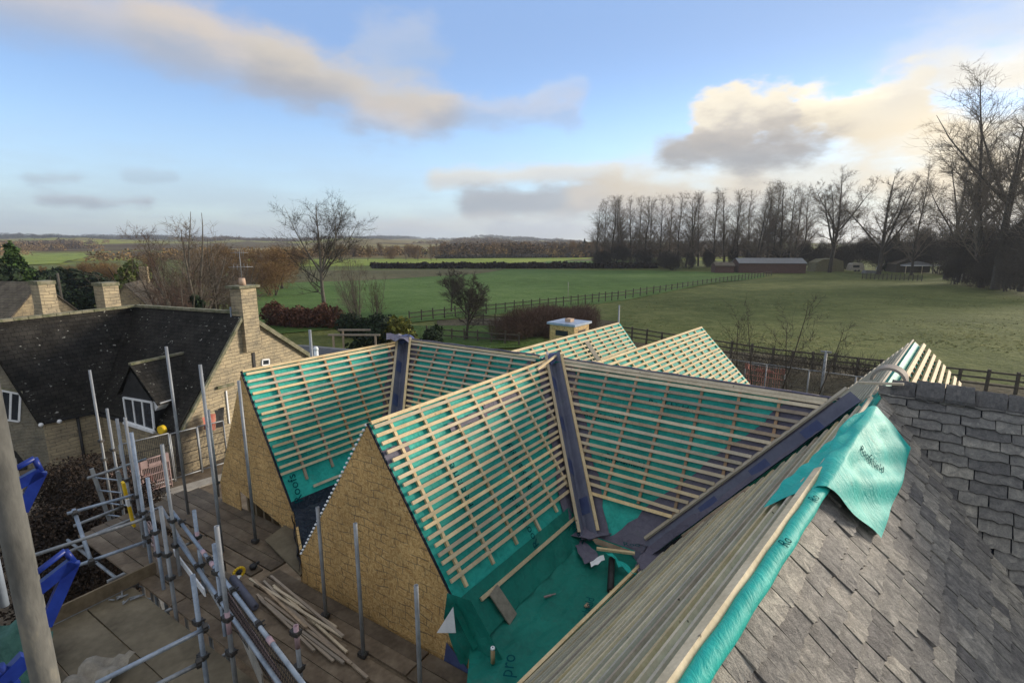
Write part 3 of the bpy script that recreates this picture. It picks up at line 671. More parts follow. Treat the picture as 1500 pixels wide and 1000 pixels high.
# knots of blue membrane capping the valley heads
for (c, k) in ((R1, 1.0), (R2, .95)):
    mb = MB(); r = np.random.default_rng(int(k * 100)); P = []
    for j in range(7):
        P.append([c + UP * .05 + V(*(az(36) * (-.26 + .085 * j))) + D2 * (.045 * (i - 3.5)) + UP * (.085 - .012 * (i - 3.5) ** 2 - .006 * (j - 3) ** 2 + r.uniform(-.02, .02)) for i in range(8)])
    mb.grid(P).build("valley_cap", M['bright_blue'], nb)
mb = MB(); r = np.random.default_rng(5)
mb.grid([[atz(566 + 6.5 * i, 490 + 2.2 * j, H + .1) + UP * r.uniform(-.05, .06) for i in range(6)] for j in range(5)]).build("valley_cap", M['purple'], nb)
MB().bar(atz(787, 541, H + .05), atz(814, 521, H + .09), .045, .03).build("ridge_batten", M['wood'], nb)
# thin blue-grey flashing along the main ridge
MB().path([P3 + (R2 - P3) * t + UP * (.045 + .01 * math.sin(t * 40)) - bk * -.03 for t in np.linspace(0.02, .97, 14)], .022).build("ridge_roll", M['purple'], nb)
MB().path([R1 + (R2 - R1) * t + UP * (.04 + .01 * math.sin(t * 40)) + bk * .03 for t in np.linspace(0.06, .93, 12)], .022).build("ridge_roll", M['purple'], nb)
# two battened roofs beyond the main ridge
def far_roof(a_px, b_px, foot_px, n, gap):
    a, b = atz(*a_px, H), atz(*b_px, H); nrm_h = nrm(np.cross(UP, b - a)); gn = nrm(b - a); gn = V(gn[0], gn[1], 0)
    f = onp(*foot_px, b, gn); k = 2.3 / (b[2] - f[2]); f = b + (f - b) * k
    pl = Plane(a, b, f, a + (f - b)); part = MB().grid(pl.sheet(24, 20, 0, .005, seed=9)).build("roof_slope", M['green'], nb)
    batten_rows(pl, part, [.02 + gap * q for q in range(n)], 'wood', w=.055, inset=(0, .03), single=False)
    L = np.linalg.norm(b - a); mb = MB()
    for x in np.arange(.3, L - .1, .5): mb.bar(pl.at(x, .02, .02), pl.at(x, pl.H, .02), .045, .035, pl.n)
    tag(mb.build("counter_batten_rows", M['wood'], part), kind="stuff")
    MB().add([a, b, b + (f - b) * V(-1, -1, 1), a + (f - b) * V(-1, -1, 1)], [(0, 1, 2, 3)]).build("roof_slope", M['green'], nb)
    MB().bar(b + gn * .03, f + gn * .03, .10, .06, pl.n).build("verge_strip", M['green'], part)
    return pl
pB = far_roof((745, 517), (905, 474.5), (946, 534), 17, .122)
pC = far_roof((868, 534), (1026, 480.5), (1094, 562), 17, .122)
q = pB.px(868, 514, .07); MB().box(q, pB.ex, pB.ey, pB.n, (.10, .30, .012)).build("loose_board", M['boardgrey'], nb)
# particle-board chimney box
c = atd(834, 482, 14.2); zt = c[2] + .16; ch = MB(); ax = az(38); ay = az(128)
bx = MB().box(V(c[0], c[1], zt - 1.2), ax, ay, UP, (.40, .40, 1.2)).build("chimney", M['osb'], nb)
MB().box(V(c[0], c[1], zt + .03), ax, ay, UP, (.46, .46, .03)).build("chimney_lid", M['lead'], bx)
MB().box(V(c[0], c[1], zt + .10), ax, ay, UP, (.10, .09, .045)).build("lid_block", M['terracotta'], bx)
for s_ in (-ax, ay):
    MB().box(V(c[0], c[1], zt - .22) + s_ * .401, np.cross(s_, UP), s_, UP, (.20, .006, .075)).build("vent_shade_slab", M['blackp'], bx)  # thin black slabs on the box; the holes' darkness is painted
# ------------------------------------------------------------------ slated slopes
R3 = np.cross(D3, UP)
def slope_dir(h, deg): return h * math.cos(math.radians(deg)) - UP * math.sin(math.radians(deg))
eR = slope_dir(R3, 47)
ridge0 = W3n + R3 * .0
pR = Plane(W3n, W3c + D3 * .4, W3c + D3 * .4 + eR * 4.4, W3n + eR * 4.4)
HX = CAMZ - 2.1
xa, xb = atz(1318, 566, HX), atz(1495, 590, HX); DX = nrm(xb - xa)
sX = np.cross(DX, UP); sX = sX if sX @ D3 < 0 else -sX
eX = slope_dir(sX, 50); xs, xe = xa - DX * .12, xa + DX * 7.0
pX = Plane(xs, xe, xe + eX * 4.6, xs + eX * 4.6)
def slating(pl, x0, x1, y0, y1, ex0, ex1, w0, w1, keep, seed, mat, name, part, th=.036, rough=.026):
    r = np.random.default_rng(seed); mb = MB(); y = y0; row = 0
    while y < y1:
        e = ex0 + (ex1 - ex0) * (y - y0) / (y1 - y0); e *= r.uniform(.96, 1.04)
        x = x0 - r.uniform(0, w1); 
        while x < x1:
            wd = r.uniform(w0, w1); xc = x + wd / 2
            if keep(pl.at(xc, y + e * .5), wd):
                mb.col = float(np.clip(r.normal(.48 + (.22 if row == 0 and mat == 'slate' else 0), .26), 0, 1)); t = th * r.uniform(.75, 1.35)
                g_ = .012; top = y - .03; bot = y + e + r.uniform(-.006, .012); sk = r.uniform(-.006, .006)
                lo, hi = t * .15 + r.uniform(0, .004), t * 1.25 + r.uniform(0, .008)
                n = 5; up = [];
                xl, xr_ = x + g_ / 2, x + wd - g_ / 2
                P0 = [(xl, top, lo), (xr_, top, lo), (xr_ + sk, bot - rough * .5, hi)]
                for q in range(1, n): P0.append((xr_ + (xl - xr_) * q / n + sk, bot + r.uniform(-rough, rough * .5), hi + r.uniform(-.002, .002)))
                P0.append((xl + sk, bot - rough * .5, hi))
                m = len(P0)
                tp = [pl.at(*p) for p in P0]; bt = [pl.at(p[0], p[1], p[2] - t) for p in P0]
                ct = pl.at(xc, (top + bot) / 2, (lo + hi) / 2 + r.uniform(0, .004))
                mb.add(tp + bt + [ct], [(i, (i + 1) % m, 2 * m) for i in range(m)] + [((i + 1) % m, i, i + m, (i + 1) % m + m) for i in range(m)])
            x += wd
        y += e; row += 1
    mb.col = None
    o = mb.build(name, M[mat], part); return o
nXp, nRp = pX.n, pR.n
aboveX = lambda p, wd: (p - pX.o) @ pX.n > -.12
aboveR = lambda p, wd: (p - pR.o) @ pR.n > -.12
Lr = np.linalg.norm(W3c - W3n) + .4
MB().grid([[pR.at(Lr * i / 4, 4.4 * j / 4, -.02) for i in range(5)] for j in range(5)]).build("slope_underlay", M['green'], nb)
MB().grid([[pX.at(7.1 * i / 4, 4.6 * j / 4, -.02) for i in range(5)] for j in range(5)]).build("slope_underlay", M['black'], nb)
slating(pR, .2, Lr, .085, 4.3, .18, .25, .16, .33, aboveX, 3, 'slate', "stone_slate_slope", nb)
slating(pX, 0.1, 7.1, .05, 4.5, .14, .21, .22, .46, aboveR, 4, 'slate_dark', "stone_slate_slope", nb, .022)
# ridge stones along the cross ridge, each a block of its own
k = .02
r = np.random.default_rng(8)
while k < 6.8:
    L = r.uniform(.24, .40); c = pX.at(k + L / 2, 0, 0); mb = MB(); P = []
    big = .035 if abs(k - .5) < .25 else 0
    mb.col = float(r.uniform(.3, .8))
    for j in range(7):
        row = []
        for i in range(9):
            t = (j - 3) / 3; q = c + DX * ((i / 8 - .5) * (L - .012)) + sX * (t * (.14 + big)) + UP * (.095 + big - .185 * abs(t) ** 1.25) + V(*r.uniform(-.006, .006, 3)); row.append(q)
        P.append(row)
    mb.grid(P); Pb = [[p - UP * .05 for p in rw] for rw in P]
    for rw, rb in ((P[0], Pb[0]), (P[-1], Pb[-1]), ([p[0] for p in P], [p[0] for p in Pb]), ([p[-1] for p in P], [p[-1] for p in Pb])):
        mb.grid([rw, rb], False)
    mb.build("ridge_stone", M['slate_dark'], nb); k += L
# back slope of the cross ridge, far right slope of wing 3 with battens
eXb = slope_dir(-sX, 50)
MB().add([xs + DX * .05, xe, xe + eXb * 1.5, xs + DX * .8 + eXb * 1.5], [(0, 1, 2, 3)]).build("roof_slope", M['black'], nb)
fa = W3c + D3 * .5
pRf = Plane(fa, W3f, W3f + eR * 2.0, fa + eR * 2.0)
sRf = MB().grid(pRf.sheet(24, 14, 0, .006, seed=12)).build("roof_slope", M['green'], nb)
batten_rows(pRf, sRf, [.16 + .15 * q for q in range(13)], 'wood', w=.07, t=.05, inset=(0, -.05), single=False)
mb = MB(); Lf = np.linalg.norm(W3f - fa)
for x in np.arange(.2, Lf, .45): mb.bar(pRf.at(x, .14, .02), pRf.at(x, 2.0, .02), .045, .035, pRf.n)
tag(mb.build("counter_batten_rows", M['wood_red'], sRf), kind="stuff")
gw = W3f + D3 * -.05
MB().prism([gw, gw + eR * 2.0, gw + eR * 2.0 - UP * 1.5, gw + e3off * .8 - UP * 1.5, gw + e3off * .8], D3 * -.03).build("gable_wall", M['osb'], nb)
# green roll of membrane over the ridge of wing 3, and the top batten beside it
rr = []
for j in range(41):
    c = W3n + D3 * (np.linalg.norm(W3m - W3n) + .12) * j / 40 + R3 * .045 + UP * .02
    rr.append([c + (R3 * math.cos(t) + UP * math.sin(t) * .85) * (.062 + .004 * math.sin(j * 1.3 + t)) for t in np.linspace(math.pi * 1.15, -.35 * math.pi, 12)])
rl = MB().grid(rr).build("ridge_roll", M['tarp'], nb)
for s_, t_ in ((np.linalg.norm(W3m - W3n) - .28, "Ro"), (np.linalg.norm(W3m - W3n) - 1.15, "Ro")):
    lettering(t_, W3n + D3 * s_ + R3 * .062 + UP * .078, D3, nrm(-R3 + UP * .25), .11, rl)
MB().bar(W3n - R3 * .055 + UP * .03, W3m + D3 * .5 - R3 * .055 + UP * .03, .075, .05, nrm(UP - R3 * .7)).build("top_batten", M['wood_grey'], nb)
# tarp draped over the ridge
P = []; r = np.random.default_rng(4)
RN, RF = atz(1206, 713, H3 + .09), atz(1281, 596, H3 + .09)
LN, LF = p3.px(1122, 746, .07), p3.px(1254, 612, .07)
QN, QF = pR.px(1286, 790, .07), pR.px(1331, 657, .06)
NJ, NI = 40, 26
for j in range(NJ + 1):
    t = j / NJ; row = []
    for i in range(2 * NI + 1):
        s = (i - NI) / NI
        e = (LN + (LF - LN) * t) if s < 0 else (QN + (QF - QN) * t); n = p3.n if s < 0 else pR.n
        c = RN + (RF - RN) * t; a = abs(s); p = c + (e - c) * a
        fold = .5 * (.030 * math.sin(7 * t + 5 * s + 1.2 * math.sin(3 * s + 2 * t)) + .020 * math.sin(16 * t - 9 * s + 2) + .012 * math.sin(31 * t + 14 * s * (1 - t)) + .018 * math.sin(11 * (t + .6 * a)) * a) + .022 * abs(math.sin(5.5 * (t - .35 * a) + 1.0)) ** 3
        k = min(1, a * 4) * (1 if a < .97 else .6)
        fold *= 1.5 * min(1, t * 5 + .1) * min(1, (1 - t) * 4 + .3)
        p = p + n * (fold * (.35 + .65 * k) + .03) - UP * .05 * max(0, .1 - a)
        if j == 0: p = p + D3 * .03 * math.sin(s * 9)
        row.append(p)
    P.append(row)
tp = MB().grid(P).build("membrane_sheet", M['tarp'])
tag(tp, "bright green crumpled membrane sheet draped over the ridge beside the grey stone slates", "sheet")
def on_tarp(s, t, dn=.012):
    i = int((s + 1) * NI); j = int(t * NJ); return P[j][i] + (p3.n if s < 0 else pR.n) * dn
def lett_on(txt, s0, t0, ds, dt, size, parent):        # lettering laid on the folded sheet
    cu = bpy.data.curves.new("t", 'FONT'); cu.body = txt; cu.size = 1; cu.resolution_u = 2
    ob = bpy.data.objects.new("t", cu); me = bpy.data.meshes.new_from_object(ob); bpy.data.objects.remove(ob)
    def ev(x, y):
        s = np.clip(s0 + x * ds[0] + y * ds[1], -.99, .99); t = np.clip(t0 + x * dt[0] + y * dt[1], .01, .99)
        fi, fj = (s + 1) * NI, t * NJ; i, j = min(int(fi), 2 * NI - 1), min(int(fj), NJ - 1); a, b = fi - i, fj - j
        return (P[j][i] * (1 - a) + P[j][i + 1] * a) * (1 - b) + (P[j + 1][i] * (1 - a) + P[j + 1][i + 1] * a) * b + pR.n * .012
    return MB().add([ev(v.co.x, v.co.y) for v in me.vertices], [tuple(p.vertices) for p in me.polygons]).build("printed_lettering", M['print'], parent)
lett_on("Roofshield", .14, .42, (.115, -.02), (.0, .10), 1, tp)
# loose half-round ridge tile
c = W3c + D3 * .75 + UP * .10 + R3 * .04; mb = MB(); ring = []
for j in range(2):
    ring.append([[c + D3 * (.32 * (j - .5)) + (R3 * math.cos(t) + UP * math.sin(t)) * rr_ for t in np.linspace(0, math.pi, 13)] for rr_ in (.235, .195)])
mb.grid([ring[0][0], ring[1][0]]).grid([ring[0][1], ring[1][1]]).grid([ring[0][0], ring[0][1]], False).grid([ring[1][0], ring[1][1]], False)
tag(mb.build("ridge_tile", M['ridgetile']), "loose half-round buff ridge tile sitting across the ridge by the dark slates", "ridge tile")
mb = MB().bar(pX.at(-.38, .05, .04), pX.at(.16, .03, .15), .07, .03, UP); tag(mb.build("timber_offcut", M['wood_grey']), "short grey timber offcut lying under the half-round ridge tile", "offcut")
# ------------------------------------------------------------------ loose things on the gutter sheet
def loose(o, label, cat, group=None): return tag(o, label, cat, group)
zf = EV - .06
c = (atz(893, 866, zf) + atz(897, 826, zf)) / 2 + UP * .05; d = nrm(atz(897, 822, zf) - atz(895, 868, zf)); Lc = np.linalg.norm(atz(897, 822, zf) - atz(895, 868, zf))
t = thing("lead_roll", "short dark roll of flashing standing out on the wet green gutter sheet", "roll", c)
MB().pipe(c - d * Lc / 2, c + d * Lc / 2, .05, .035, 16).build("roll_body", M['blackp'], t); MB().pipe(c - d * (Lc / 2 + .004), c - d * (Lc / 2 - .03), .016, .004).build("core_tube", M['card'], t)
o = p2.px(737, 885, .09); ax_ = nrm(p2.px(757, 920, .09) - p2.px(716, 858, .09))
loose(MB().box(o, ax_, np.cross(p2.n, ax_), p2.n, (.235, .10, .012)).build("board_offcut", M['boardgrey']), "damp grey chipboard offcut leaning across the lowest batten over the green sheet", "board")
b_ = atz(722, 970, EV - .08); t = thing("sealant_tube", "brown sealant tube with a white cap standing on the green gutter sheet", "tube", b_)
MB().tube(b_, b_ + UP * .19, .026, .026, 14).build("tube_body", M['card'], t); MB().tube(b_ + UP * .19, b_ + UP * .215, .028, .026, 14).build("cap", M['white'], t); MB().tube(b_ + UP * .215, b_ + UP * .225, .008, .006, 8).build("nozzle", M['blackp'], t)
a, b = atz(797, 874, EV - .06), atz(814, 869, EV - .06); mb = MB().bar(a, a + (b - a) * .6, .022, .018).bar(a + (b - a) * .58, b, .012, .012)
loose(mb.build("knife", M['pinkplastic']), "small pale pocket knife lying on the wet green gutter sheet", "knife")
a, b = atz(874, 803, EV + .08), atz(930, 810, EV + .08); loose(MB().bar(a, b, .05, .035).build("batten_offcut", M['wood']), "short pale batten offcut lying beside torn grey underlay at the valley foot", "offcut")
mb = MB(); r = np.random.default_rng(3); mb.grid([[atz(886 + 5.2 * i + 5 * j, 806 + 3.3 * i + 5.5 * j, EV + .05) + UP * r.uniform(-.03, .05) for i in range(7)] for j in range(5)])
loose(mb.build("membrane_scrap", M['tarp']), "crumpled bright green membrane scrap under the black roll", "scrap")
mb = MB(); mb.grid([[atz(864 + 5 * i + j, 824 - 3 * i + 4 * j, EV + .05) + UP * r.uniform(-.01, .03) for i in range(5)] for j in range(3)])
loose(mb.build("paper_scrap", M['white']), "white crumpled paper scrap beside the green membrane scrap", "scrap")
a = atz(857, 888, EV - .06); loose(MB().bar(a, a + V(.05, .06, 0), .03, .025).bar(a + V(.02, -.02, .01), a + V(.06, 0, .01), .03, .02).build("wood_chip", M['wood_red']), "little brown wood chip lying on the green gutter sheet", "chip")
# green flap, blue sheet and white triangle over the gable edge
gp = lambda x, y, o=.05: onp(x, y, A2 + GN * o, GN)
def flap(pts_top, pts_bot, off, name, mat, lab=None, n=14, m=10, amp=.03):
    P = []
    for j in range(m + 1):
        row = []
        for i in range(n + 1):
            s = i / n; pt = np.array(pts_top); pb = np.array(pts_bot); tt = np.linspace(0, 1, len(pt)); bb = np.linspace(0, 1, len(pb))
            a = V(np.interp(s, tt, pt[:, 0]), np.interp(s, tt, pt[:, 1])); b = V(np.interp(s, bb, pb[:, 0]), np.interp(s, bb, pb[:, 1])); q = a + (b - a) * j / m
            row.append(gp(q[0], q[1], off + amp * math.sin(i * 1.1 + j * .3) * (j / m) + .66 * amp * math.sin(j * .8 + i * .4)))
        P.append(row)
    return MB().grid(P).build(name, M[mat], nb)
flap([(655, 868), (668, 872), (690, 880), (720, 935), (760, 1010)], [(650, 905), (662, 945), (680, 985), (688, 960), (700, 1010)], .05, "verge_flap", 'flat')
flap([(654, 940), (690, 985)], [(650, 968), (690, 1030)], .035, "blue_sheet", 'bright_blue', amp=.006)
q = [gp(664, 888, .16), gp(640, 926, .18), gp(668, 926, .16)]; loose(MB().prism(q, GN * .006).build("plastic_triangle", M['white']), "white plastic triangle hanging at the lower corner of the near gable", "triangle")
# ------------------------------------------------------------------ scaffold
TR = .0265
sc = thing("scaffold", "galvanised tube scaffold with timber decks along the particle board gables", "scaffold", (-3.5, 7, 0))
def std(base, top, z=DK, r=TR, mat='steel', down=0.0, part="standard"):
    b = atz(*base, z); zt = zat(top[1], top[0], b); p = V(b[0], b[1], z - down)
    return MB().pipe(p, V(b[0], b[1], zt), r, .006, 14).build(part, M[mat], sc), b
def tubeP(a, b, part="ledger", mat='steel', r=TR): return MB().pipe(a, b, r, .006, 12).build(part, M[mat], sc)
def coupler(p, a=UP, s=1.0):
    mb = MB(); d = nrm(V(*a)); x = nrm(np.cross(d, V(.3, .9, .2))); y = np.cross(d, x); p = V(*p)
    mb.box(p, x, y, d, (.042 * s, .042 * s, .028 * s)).box(p + x * .05, x, y, d, (.03 * s, .03 * s, .03 * s)).tube(p + x * .03 + y * .045, p + x * .03 - y * .075, .010, .010, 6).tube(p - x * .03 + y * .03, p - x * .03 - y * .065, .009, .009, 6)
    return mb.build("coupler", M['dark_steel'], sc)
for base, top in (((617, 1042), (607, 857)), ((533, 962), (515, 767)), ((478, 905), (462, 743)), ((375, 795), (345, 558))): 
    o, b = std(base, top, down=.3); coupler(V(b[0], b[1], DK + .04))
for base, top, m_ in (((276, 752), (238, 508), 'steel'), ((326, 806), (275, 536), 'steel'), ((326, 808), (296, 626), 'steel'), ((318, 704), (306, 600), 'steel')):
    o, b = std(base, top, down=.4, mat=m_); coupler(V(b[0], b[1], DK - .05))
for base, top, m_ in (((264, 842), (231, 652), 'steel'), ((222, 828), (188, 634), 'steel_blue'), ((196, 772), (166, 614), 'steel'), ((176, 720), (151, 599), 'steel'), ((158, 705), (122, 543), 'steel')):
    o, b = std(base, top, down=2.4, mat=m_); coupler(V(b[0], b[1], DK + .55)); coupler(V(b[0], b[1], DK + 1.0))
for base, top, m_ in (((300, 868), (281, 748), 'steel_blue'), ((346, 1006), (306, 773), 'steel'), ((305, 1012), (272, 845), 'steel_blue'), ((444, 1030), (428, 940), 'steel')):
    o, b = std(base, top, down=1.2, mat=m_, r=TR * 1.05)
    if base[0] != 305: MB().pipe(V(b[0], b[1], DK + .78), V(b[0], b[1], DK + 1.08), TR * 1.12, .004).build("painted_band", M['pinkish'], sc)
    coupler(V(b[0], b[1], DK + .98)); coupler(V(b[0], b[1], DK + .5))
# guard rails beside the walkway
ra, rb_ = atz(252, 748, DK + 1.0), atz(431, 984, DK + 1.0); dd = nrm(rb_ - ra)
tubeP(ra, rb_ + dd * .5, "guard_rail", 'steel_blue'); 
ra2, rb2 = atz(256, 784, DK + .62), atz(408, 1000, DK + .62); dd2 = nrm(rb2 - ra2); tubeP(ra2, rb2 + dd2 * .4, "guard_rail", 'steel_blue')
for t in (.12, .42, .62, .8): coupler(ra + (rb_ - ra) * t, dd, .9); 
for t in (.3, .55): coupler(ra2 + (rb2 - ra2) * t, dd2, .9)
for t, mt in ((.445, 'pinkish'), (.87, 'pinkish'), (.36, 'pinkish')):
    p = ra + (rb_ - ra) * t; MB().pipe(p - dd * .06, p + dd * .06, TR * 1.25, .004).build("painted_band", M[mt], sc)
# black mesh guard with a pale toe panel under the near rail
a0, a1 = ra + (rb_ - ra) * .50, rb_ + dd * .6; mb = MB(); side = nrm(np.cross(dd, UP))
for k in range(60):
    p = a0 + (a1 - a0) * k / 59 - side * .05; mb.tube(p - UP * .04, p - UP * .78, .004, .004, 4, False)
for k in range(9):
    z = -.06 - .09 * k; mb.tube(a0 - side * .05 + UP * z, a1 - side * .05 + UP * z, .004, .004, 4, False)
tag(mb.build("mesh_guard", M['blackp'], sc))
a0, a1 = ra + (rb_ - ra) * .40 - side * .09, ra + (rb_ - ra) * .86 - side * .09
MB().prism([a0 - UP * .30, a1 - UP * .52, a1 - UP * .82, a0 - UP * .82], side * .012).build("toe_panel", M['pinkplastic'], sc)
a0, a1 = atz(312, 812, DK + .45), atz(385, 985, DK + .3)
MB().prism([a0, a1, a1 - UP * .28, a0 - UP * .28], side * .02).build("toe_board", M['concrete'], sc)
# walkway boards
W0 = lambda gn, d, z=DK: V(*(A2 + GN * gn + D2 * d)[:2], z)
r = np.random.default_rng(21)
def board(gn, d0, d1, w=.22, z=DK, mat='deck'):
    a, b = W0(gn, d0, z - .02 + r.uniform(-.004, .004)), W0(gn + r.uniform(-.012, .012), d1, z - .02 + r.uniform(-.004, .004))
    MB().bar(a, b, w, .038).build("scaffold_board", M[mat], sc)
for k, gn in enumerate((.16, .395)): board(gn, -2.35, 1.0); board(gn, 1.03, 4.0)
for k, gn in enumerate((.66, .89, 1.12, 1.35)):
    j = r.uniform(-.3, .3); board(gn, -6.6 + r.uniform(-.1, .1), -2.9 + j); board(gn, -2.87 + j, .95 + j); board(gn, .98 + j, 4.2)
for k, gn in enumerate((-.66, -.43, -.20, .03)): board(gn, -6.7 + r.uniform(-.12, .12), -2.45)
board(.30, -6.6, -2.6)
for d in (-6.2, -4.6, -3.0, -1.4, .2, 1.8):
    tubeP(W0(-.7 if d < -2.4 else .05, d, DK - .085), W0(1.7, d, DK - .085), "transom", 'steel')
for gn in (.55, 1.55): tubeP(W0(gn, -6.8, DK - .14), W0(gn, 4, DK - .14), "ledger", 'steel')
# dark board lying on the inner boards by the trough
q = [atz(388, 790, DK + .10), atz(434, 756, DK + .16), atz(478, 800, DK + .10), atz(440, 842, DK + .04)]
MB().prism(q, -UP * .03).build("dark_sheet_board", M['ply'], sc)
# lower left platform
for k in range(4):
    g0_, g1_ = 1.56 + .62 * k, 1.56 + .62 * k + .60
    MB().prism([W0(g0_, -4.0, DK - .03), W0(g1_, -4.0, DK - .03), W0(g1_, .6, DK - .03), W0(g0_, .6, DK - .03)], -UP * .03).build("plywood_panel", M['ply'], sc)
a, b = W0(1.2, -4.03, DK + .09), W0(3.7, -4.03, DK + .09); MB().bar(a, b, .038, .22).build("toe_board", M['toe'], sc)
tubeP(W0(1.0, -4.15, DK - .12), W0(3.8, -4.15, DK - .12), "ledger")
# rails and transoms on the left
for (p, q, z, m_) in (((98, 752), (205, 722), DK + 1.0, 'steel_blue'), ((52, 812), (222, 756), DK + 1.0, 'steel'), ((110, 829), (222, 790), DK + .55, 'steel_blue'), ((140, 1001), (306, 917), DK + 1.0, 'steel_blue'), ((215, 1010), (294, 970), DK + .7, 'steel'), ((108, 770), (180, 742), DK + .7, 'steel')):
    a, b = atz(*p, z), atz(*q, z); tubeP(a, b, "guard_rail", m_); coupler(b - (b - a) * .04, b - a, .9)
a, b = atz(108, 746, DK + 1.1), atz(134, 824, DK + .55); tubeP(a, b, "brace", 'steel_blue', TR * 1.1); coupler(b, b - a); coupler(a + (b - a) * .1, b - a)
for (p, q, z0_, z1_) in (((206, 768), (224, 800), .15, .75), ((226, 806), (240, 846), .15, .7)):
    a, b = atz(*p, DK + z0_), atz(*q, DK + z0_); mb = MB(); L_ = np.linalg.norm(b - a)
    for k in range(9): mb.bar(a + (b - a) * k / 8, a + (b - a) * k / 8 + UP * (z1_ - z0_), .025, .012)
    for k in range(6): mb.bar(a + UP * (z1_ - z0_) * k / 5, b + UP * (z1_ - z0_) * k / 5, .012, .035)
    mb.build("pink_mesh", M['pinkplastic'], sc)
for base, top, m_ in (((212, 800), (178, 612), 'steel'), ((240, 862), (214, 700), 'steel_blue'), ((258, 900), (236, 742), 'steel'), ((330, 930), (300, 800), 'steel_blue')):
    o, b = std(base, top, down=2.0, mat=m_); coupler(V(b[0], b[1], DK + .62)); coupler(V(b[0], b[1], DK + 1.0))
for (p, q, z, m_) in (((120, 790), (236, 742), DK + .3, 'steel'), ((128, 700), (214, 672), DK + 1.1, 'steel'), ((236, 742), (330, 900), DK + .35, 'steel')):
    a, b = atz(*p, z), atz(*q, z); tubeP(a, b, "brace", m_)
# ladder down to the ground
lb = atz(173, 850, 0.9); lt1, lt2 = atz(134, 686, DK + .9), atz(172, 690, DK + .9)
ld = thing("ladder", "grey aluminium ladder leaning up to the scaffold beside the dark hedge", "ladder", (lt1 + lt2) / 2 - UP * 3)
dwn = V(.12, .05, -1.0) * 3.4
MB().bar(lt1, lt1 + dwn, .03, .07, GN).build("stile", M['steel'], ld); MB().bar(lt2, lt2 + dwn, .03, .07, GN).build("stile", M['steel'], ld)
for k in range(11):
    o_ = dwn * (.06 + .085 * k); MB().tube(lt1 + o_, lt2 + o_, .015, .015, 8).build("rung", M['steel_blue'], ld)
# big near tube with its blue bracket frames at the left edge
nt_ = thing("tube_post", "thick worn scaffold tube crossing the left edge, streaked grey and ochre", "tube", (0, 0, 0))
c1 = CAM + ray(25, 800) * (1.22 / F); zt = CAMZ + 2.2; MB().pipe(V(c1[0], c1[1], zt), V(c1[0], c1[1], 0.1), .0265, .005, 24).build("tube_body", M['steel_old'], nt_)
pp = atd(8, 700, .70)
q0, q1 = atd(-6, 830, 1.9), atd(8, 862, 1.15); q1 = V(q0[0] + .003, q0[1], q1[2]); wt = MB().pipe(q0 + UP * .2, V(q0[0], q0[1], zat(886, 8, q0)), .011, .004, 18)
tag(wt.build("white_tube", M['lead']), "pale bluish tube end hanging behind the thick worn tube", "tube")
bt = thing("bracket_post", "slim rusty scaffold tube carrying two deep blue triangular brackets at left", "bracket", (0, 0, 0))
c2 = atd(38, 800, 3.1); c2t = zat(672, 20, c2)
MB().pipe(V(c2[0], c2[1], c2t), V(c2[0], c2[1], DK - .5), .026, .006, 14).build("tube_body", M['steel_old'], bt)
def tri(pa, pb, pc, dist, nm):
    A_, B_, C_ = (atd(*p, dist) for p in (pa, pb, pc)); mb = MB(); n = nrm(np.cross(B_ - A_, C_ - A_))
    mb.bar(A_, B_, .043, .03, n).bar(B_, C_, .043, .03, n); mb.tube(A_ + UP * .07, B_ + UP * .07 - (B_ - A_) * .12, .012, .012, 8).tube(B_ + UP * .07 - (B_ - A_) * .12, B_, .012, .012, 8)
    return mb.build(nm, M['bluepaint'], bt)
tri((14, 716), (60, 690), (32, 748), 2.9, "bracket"); tri((34, 880), (108, 822), (66, 916), 2.6, "bracket"); tri((30, 1030), (2, 1000), (40, 960), 2.0, "bracket")
# green debris netting bottom left
mb = MB(); r = np.random.default_rng(2)
mb.grid([[atz(-40 + 13 * i, 900 + 12 * j + 2 * i, DK + .25) + UP * (.10 * math.sin(i * 1.3 + j) + r.uniform(-.05, .05)) for i in range(10)] for j in range(12)])
tag(mb.build("debris_net", M['netting']), "heap of dark green debris netting in the bottom left corner", "netting")
# ------------------------------------------------------------------ loose things on the decks
r = np.random.default_rng(14)
for k in range(11):
    x0, y0 = 378 + r.uniform(-14, 30), 846 + r.uniform(-6, 40); L = r.uniform(1.5, 2.4); a = atz(x0, y0, DK + .03 + .028 * (k % 3)); d = nrm(D2 + GN * r.uniform(-.02, .17))
    lab = ["silvery batten in the loose stack on the walkway, ", "brownish batten in the loose stack on the walkway, "][k % 2] + ["outermost on the left", "short and near the pole", "lying across the top", "bottom of the pile", "sticking out nearest the camera", "close to the mesh guard", "wedged in the middle", "beside the blue roll", "next to the gable side", "leaning on the others", "thin and half hidden"][k]
    loose(MB().bar(a, a + d * L + UP * r.uniform(-.01, .02), .036, .024).build("loose_batten", M['wood_grey' if k % 5 == 0 else 'wood_old']), lab, "batten", "loose battens stacked on the walkway")
a, b = atz(341, 846, DK + .10), atz(374, 889, DK + .08); t = thing("membrane_roll", "slate blue roll of membrane lying on the walkway beside the mesh guard", "roll", (a + b) / 2)
MB().pipe(a, b, .055, .04, 16).build("roll_body", M['blue'], t); MB().pipe(a - nrm(b - a) * .004, a + nrm(b - a) * .04, .018, .004).build("core_tube", M['card'], t)
c = atz(350, 838, DK + .06); t = thing("measuring_tape", "yellow measuring tape reel with a white tag on the walkway boards", "tape measure", c); mb = MB()
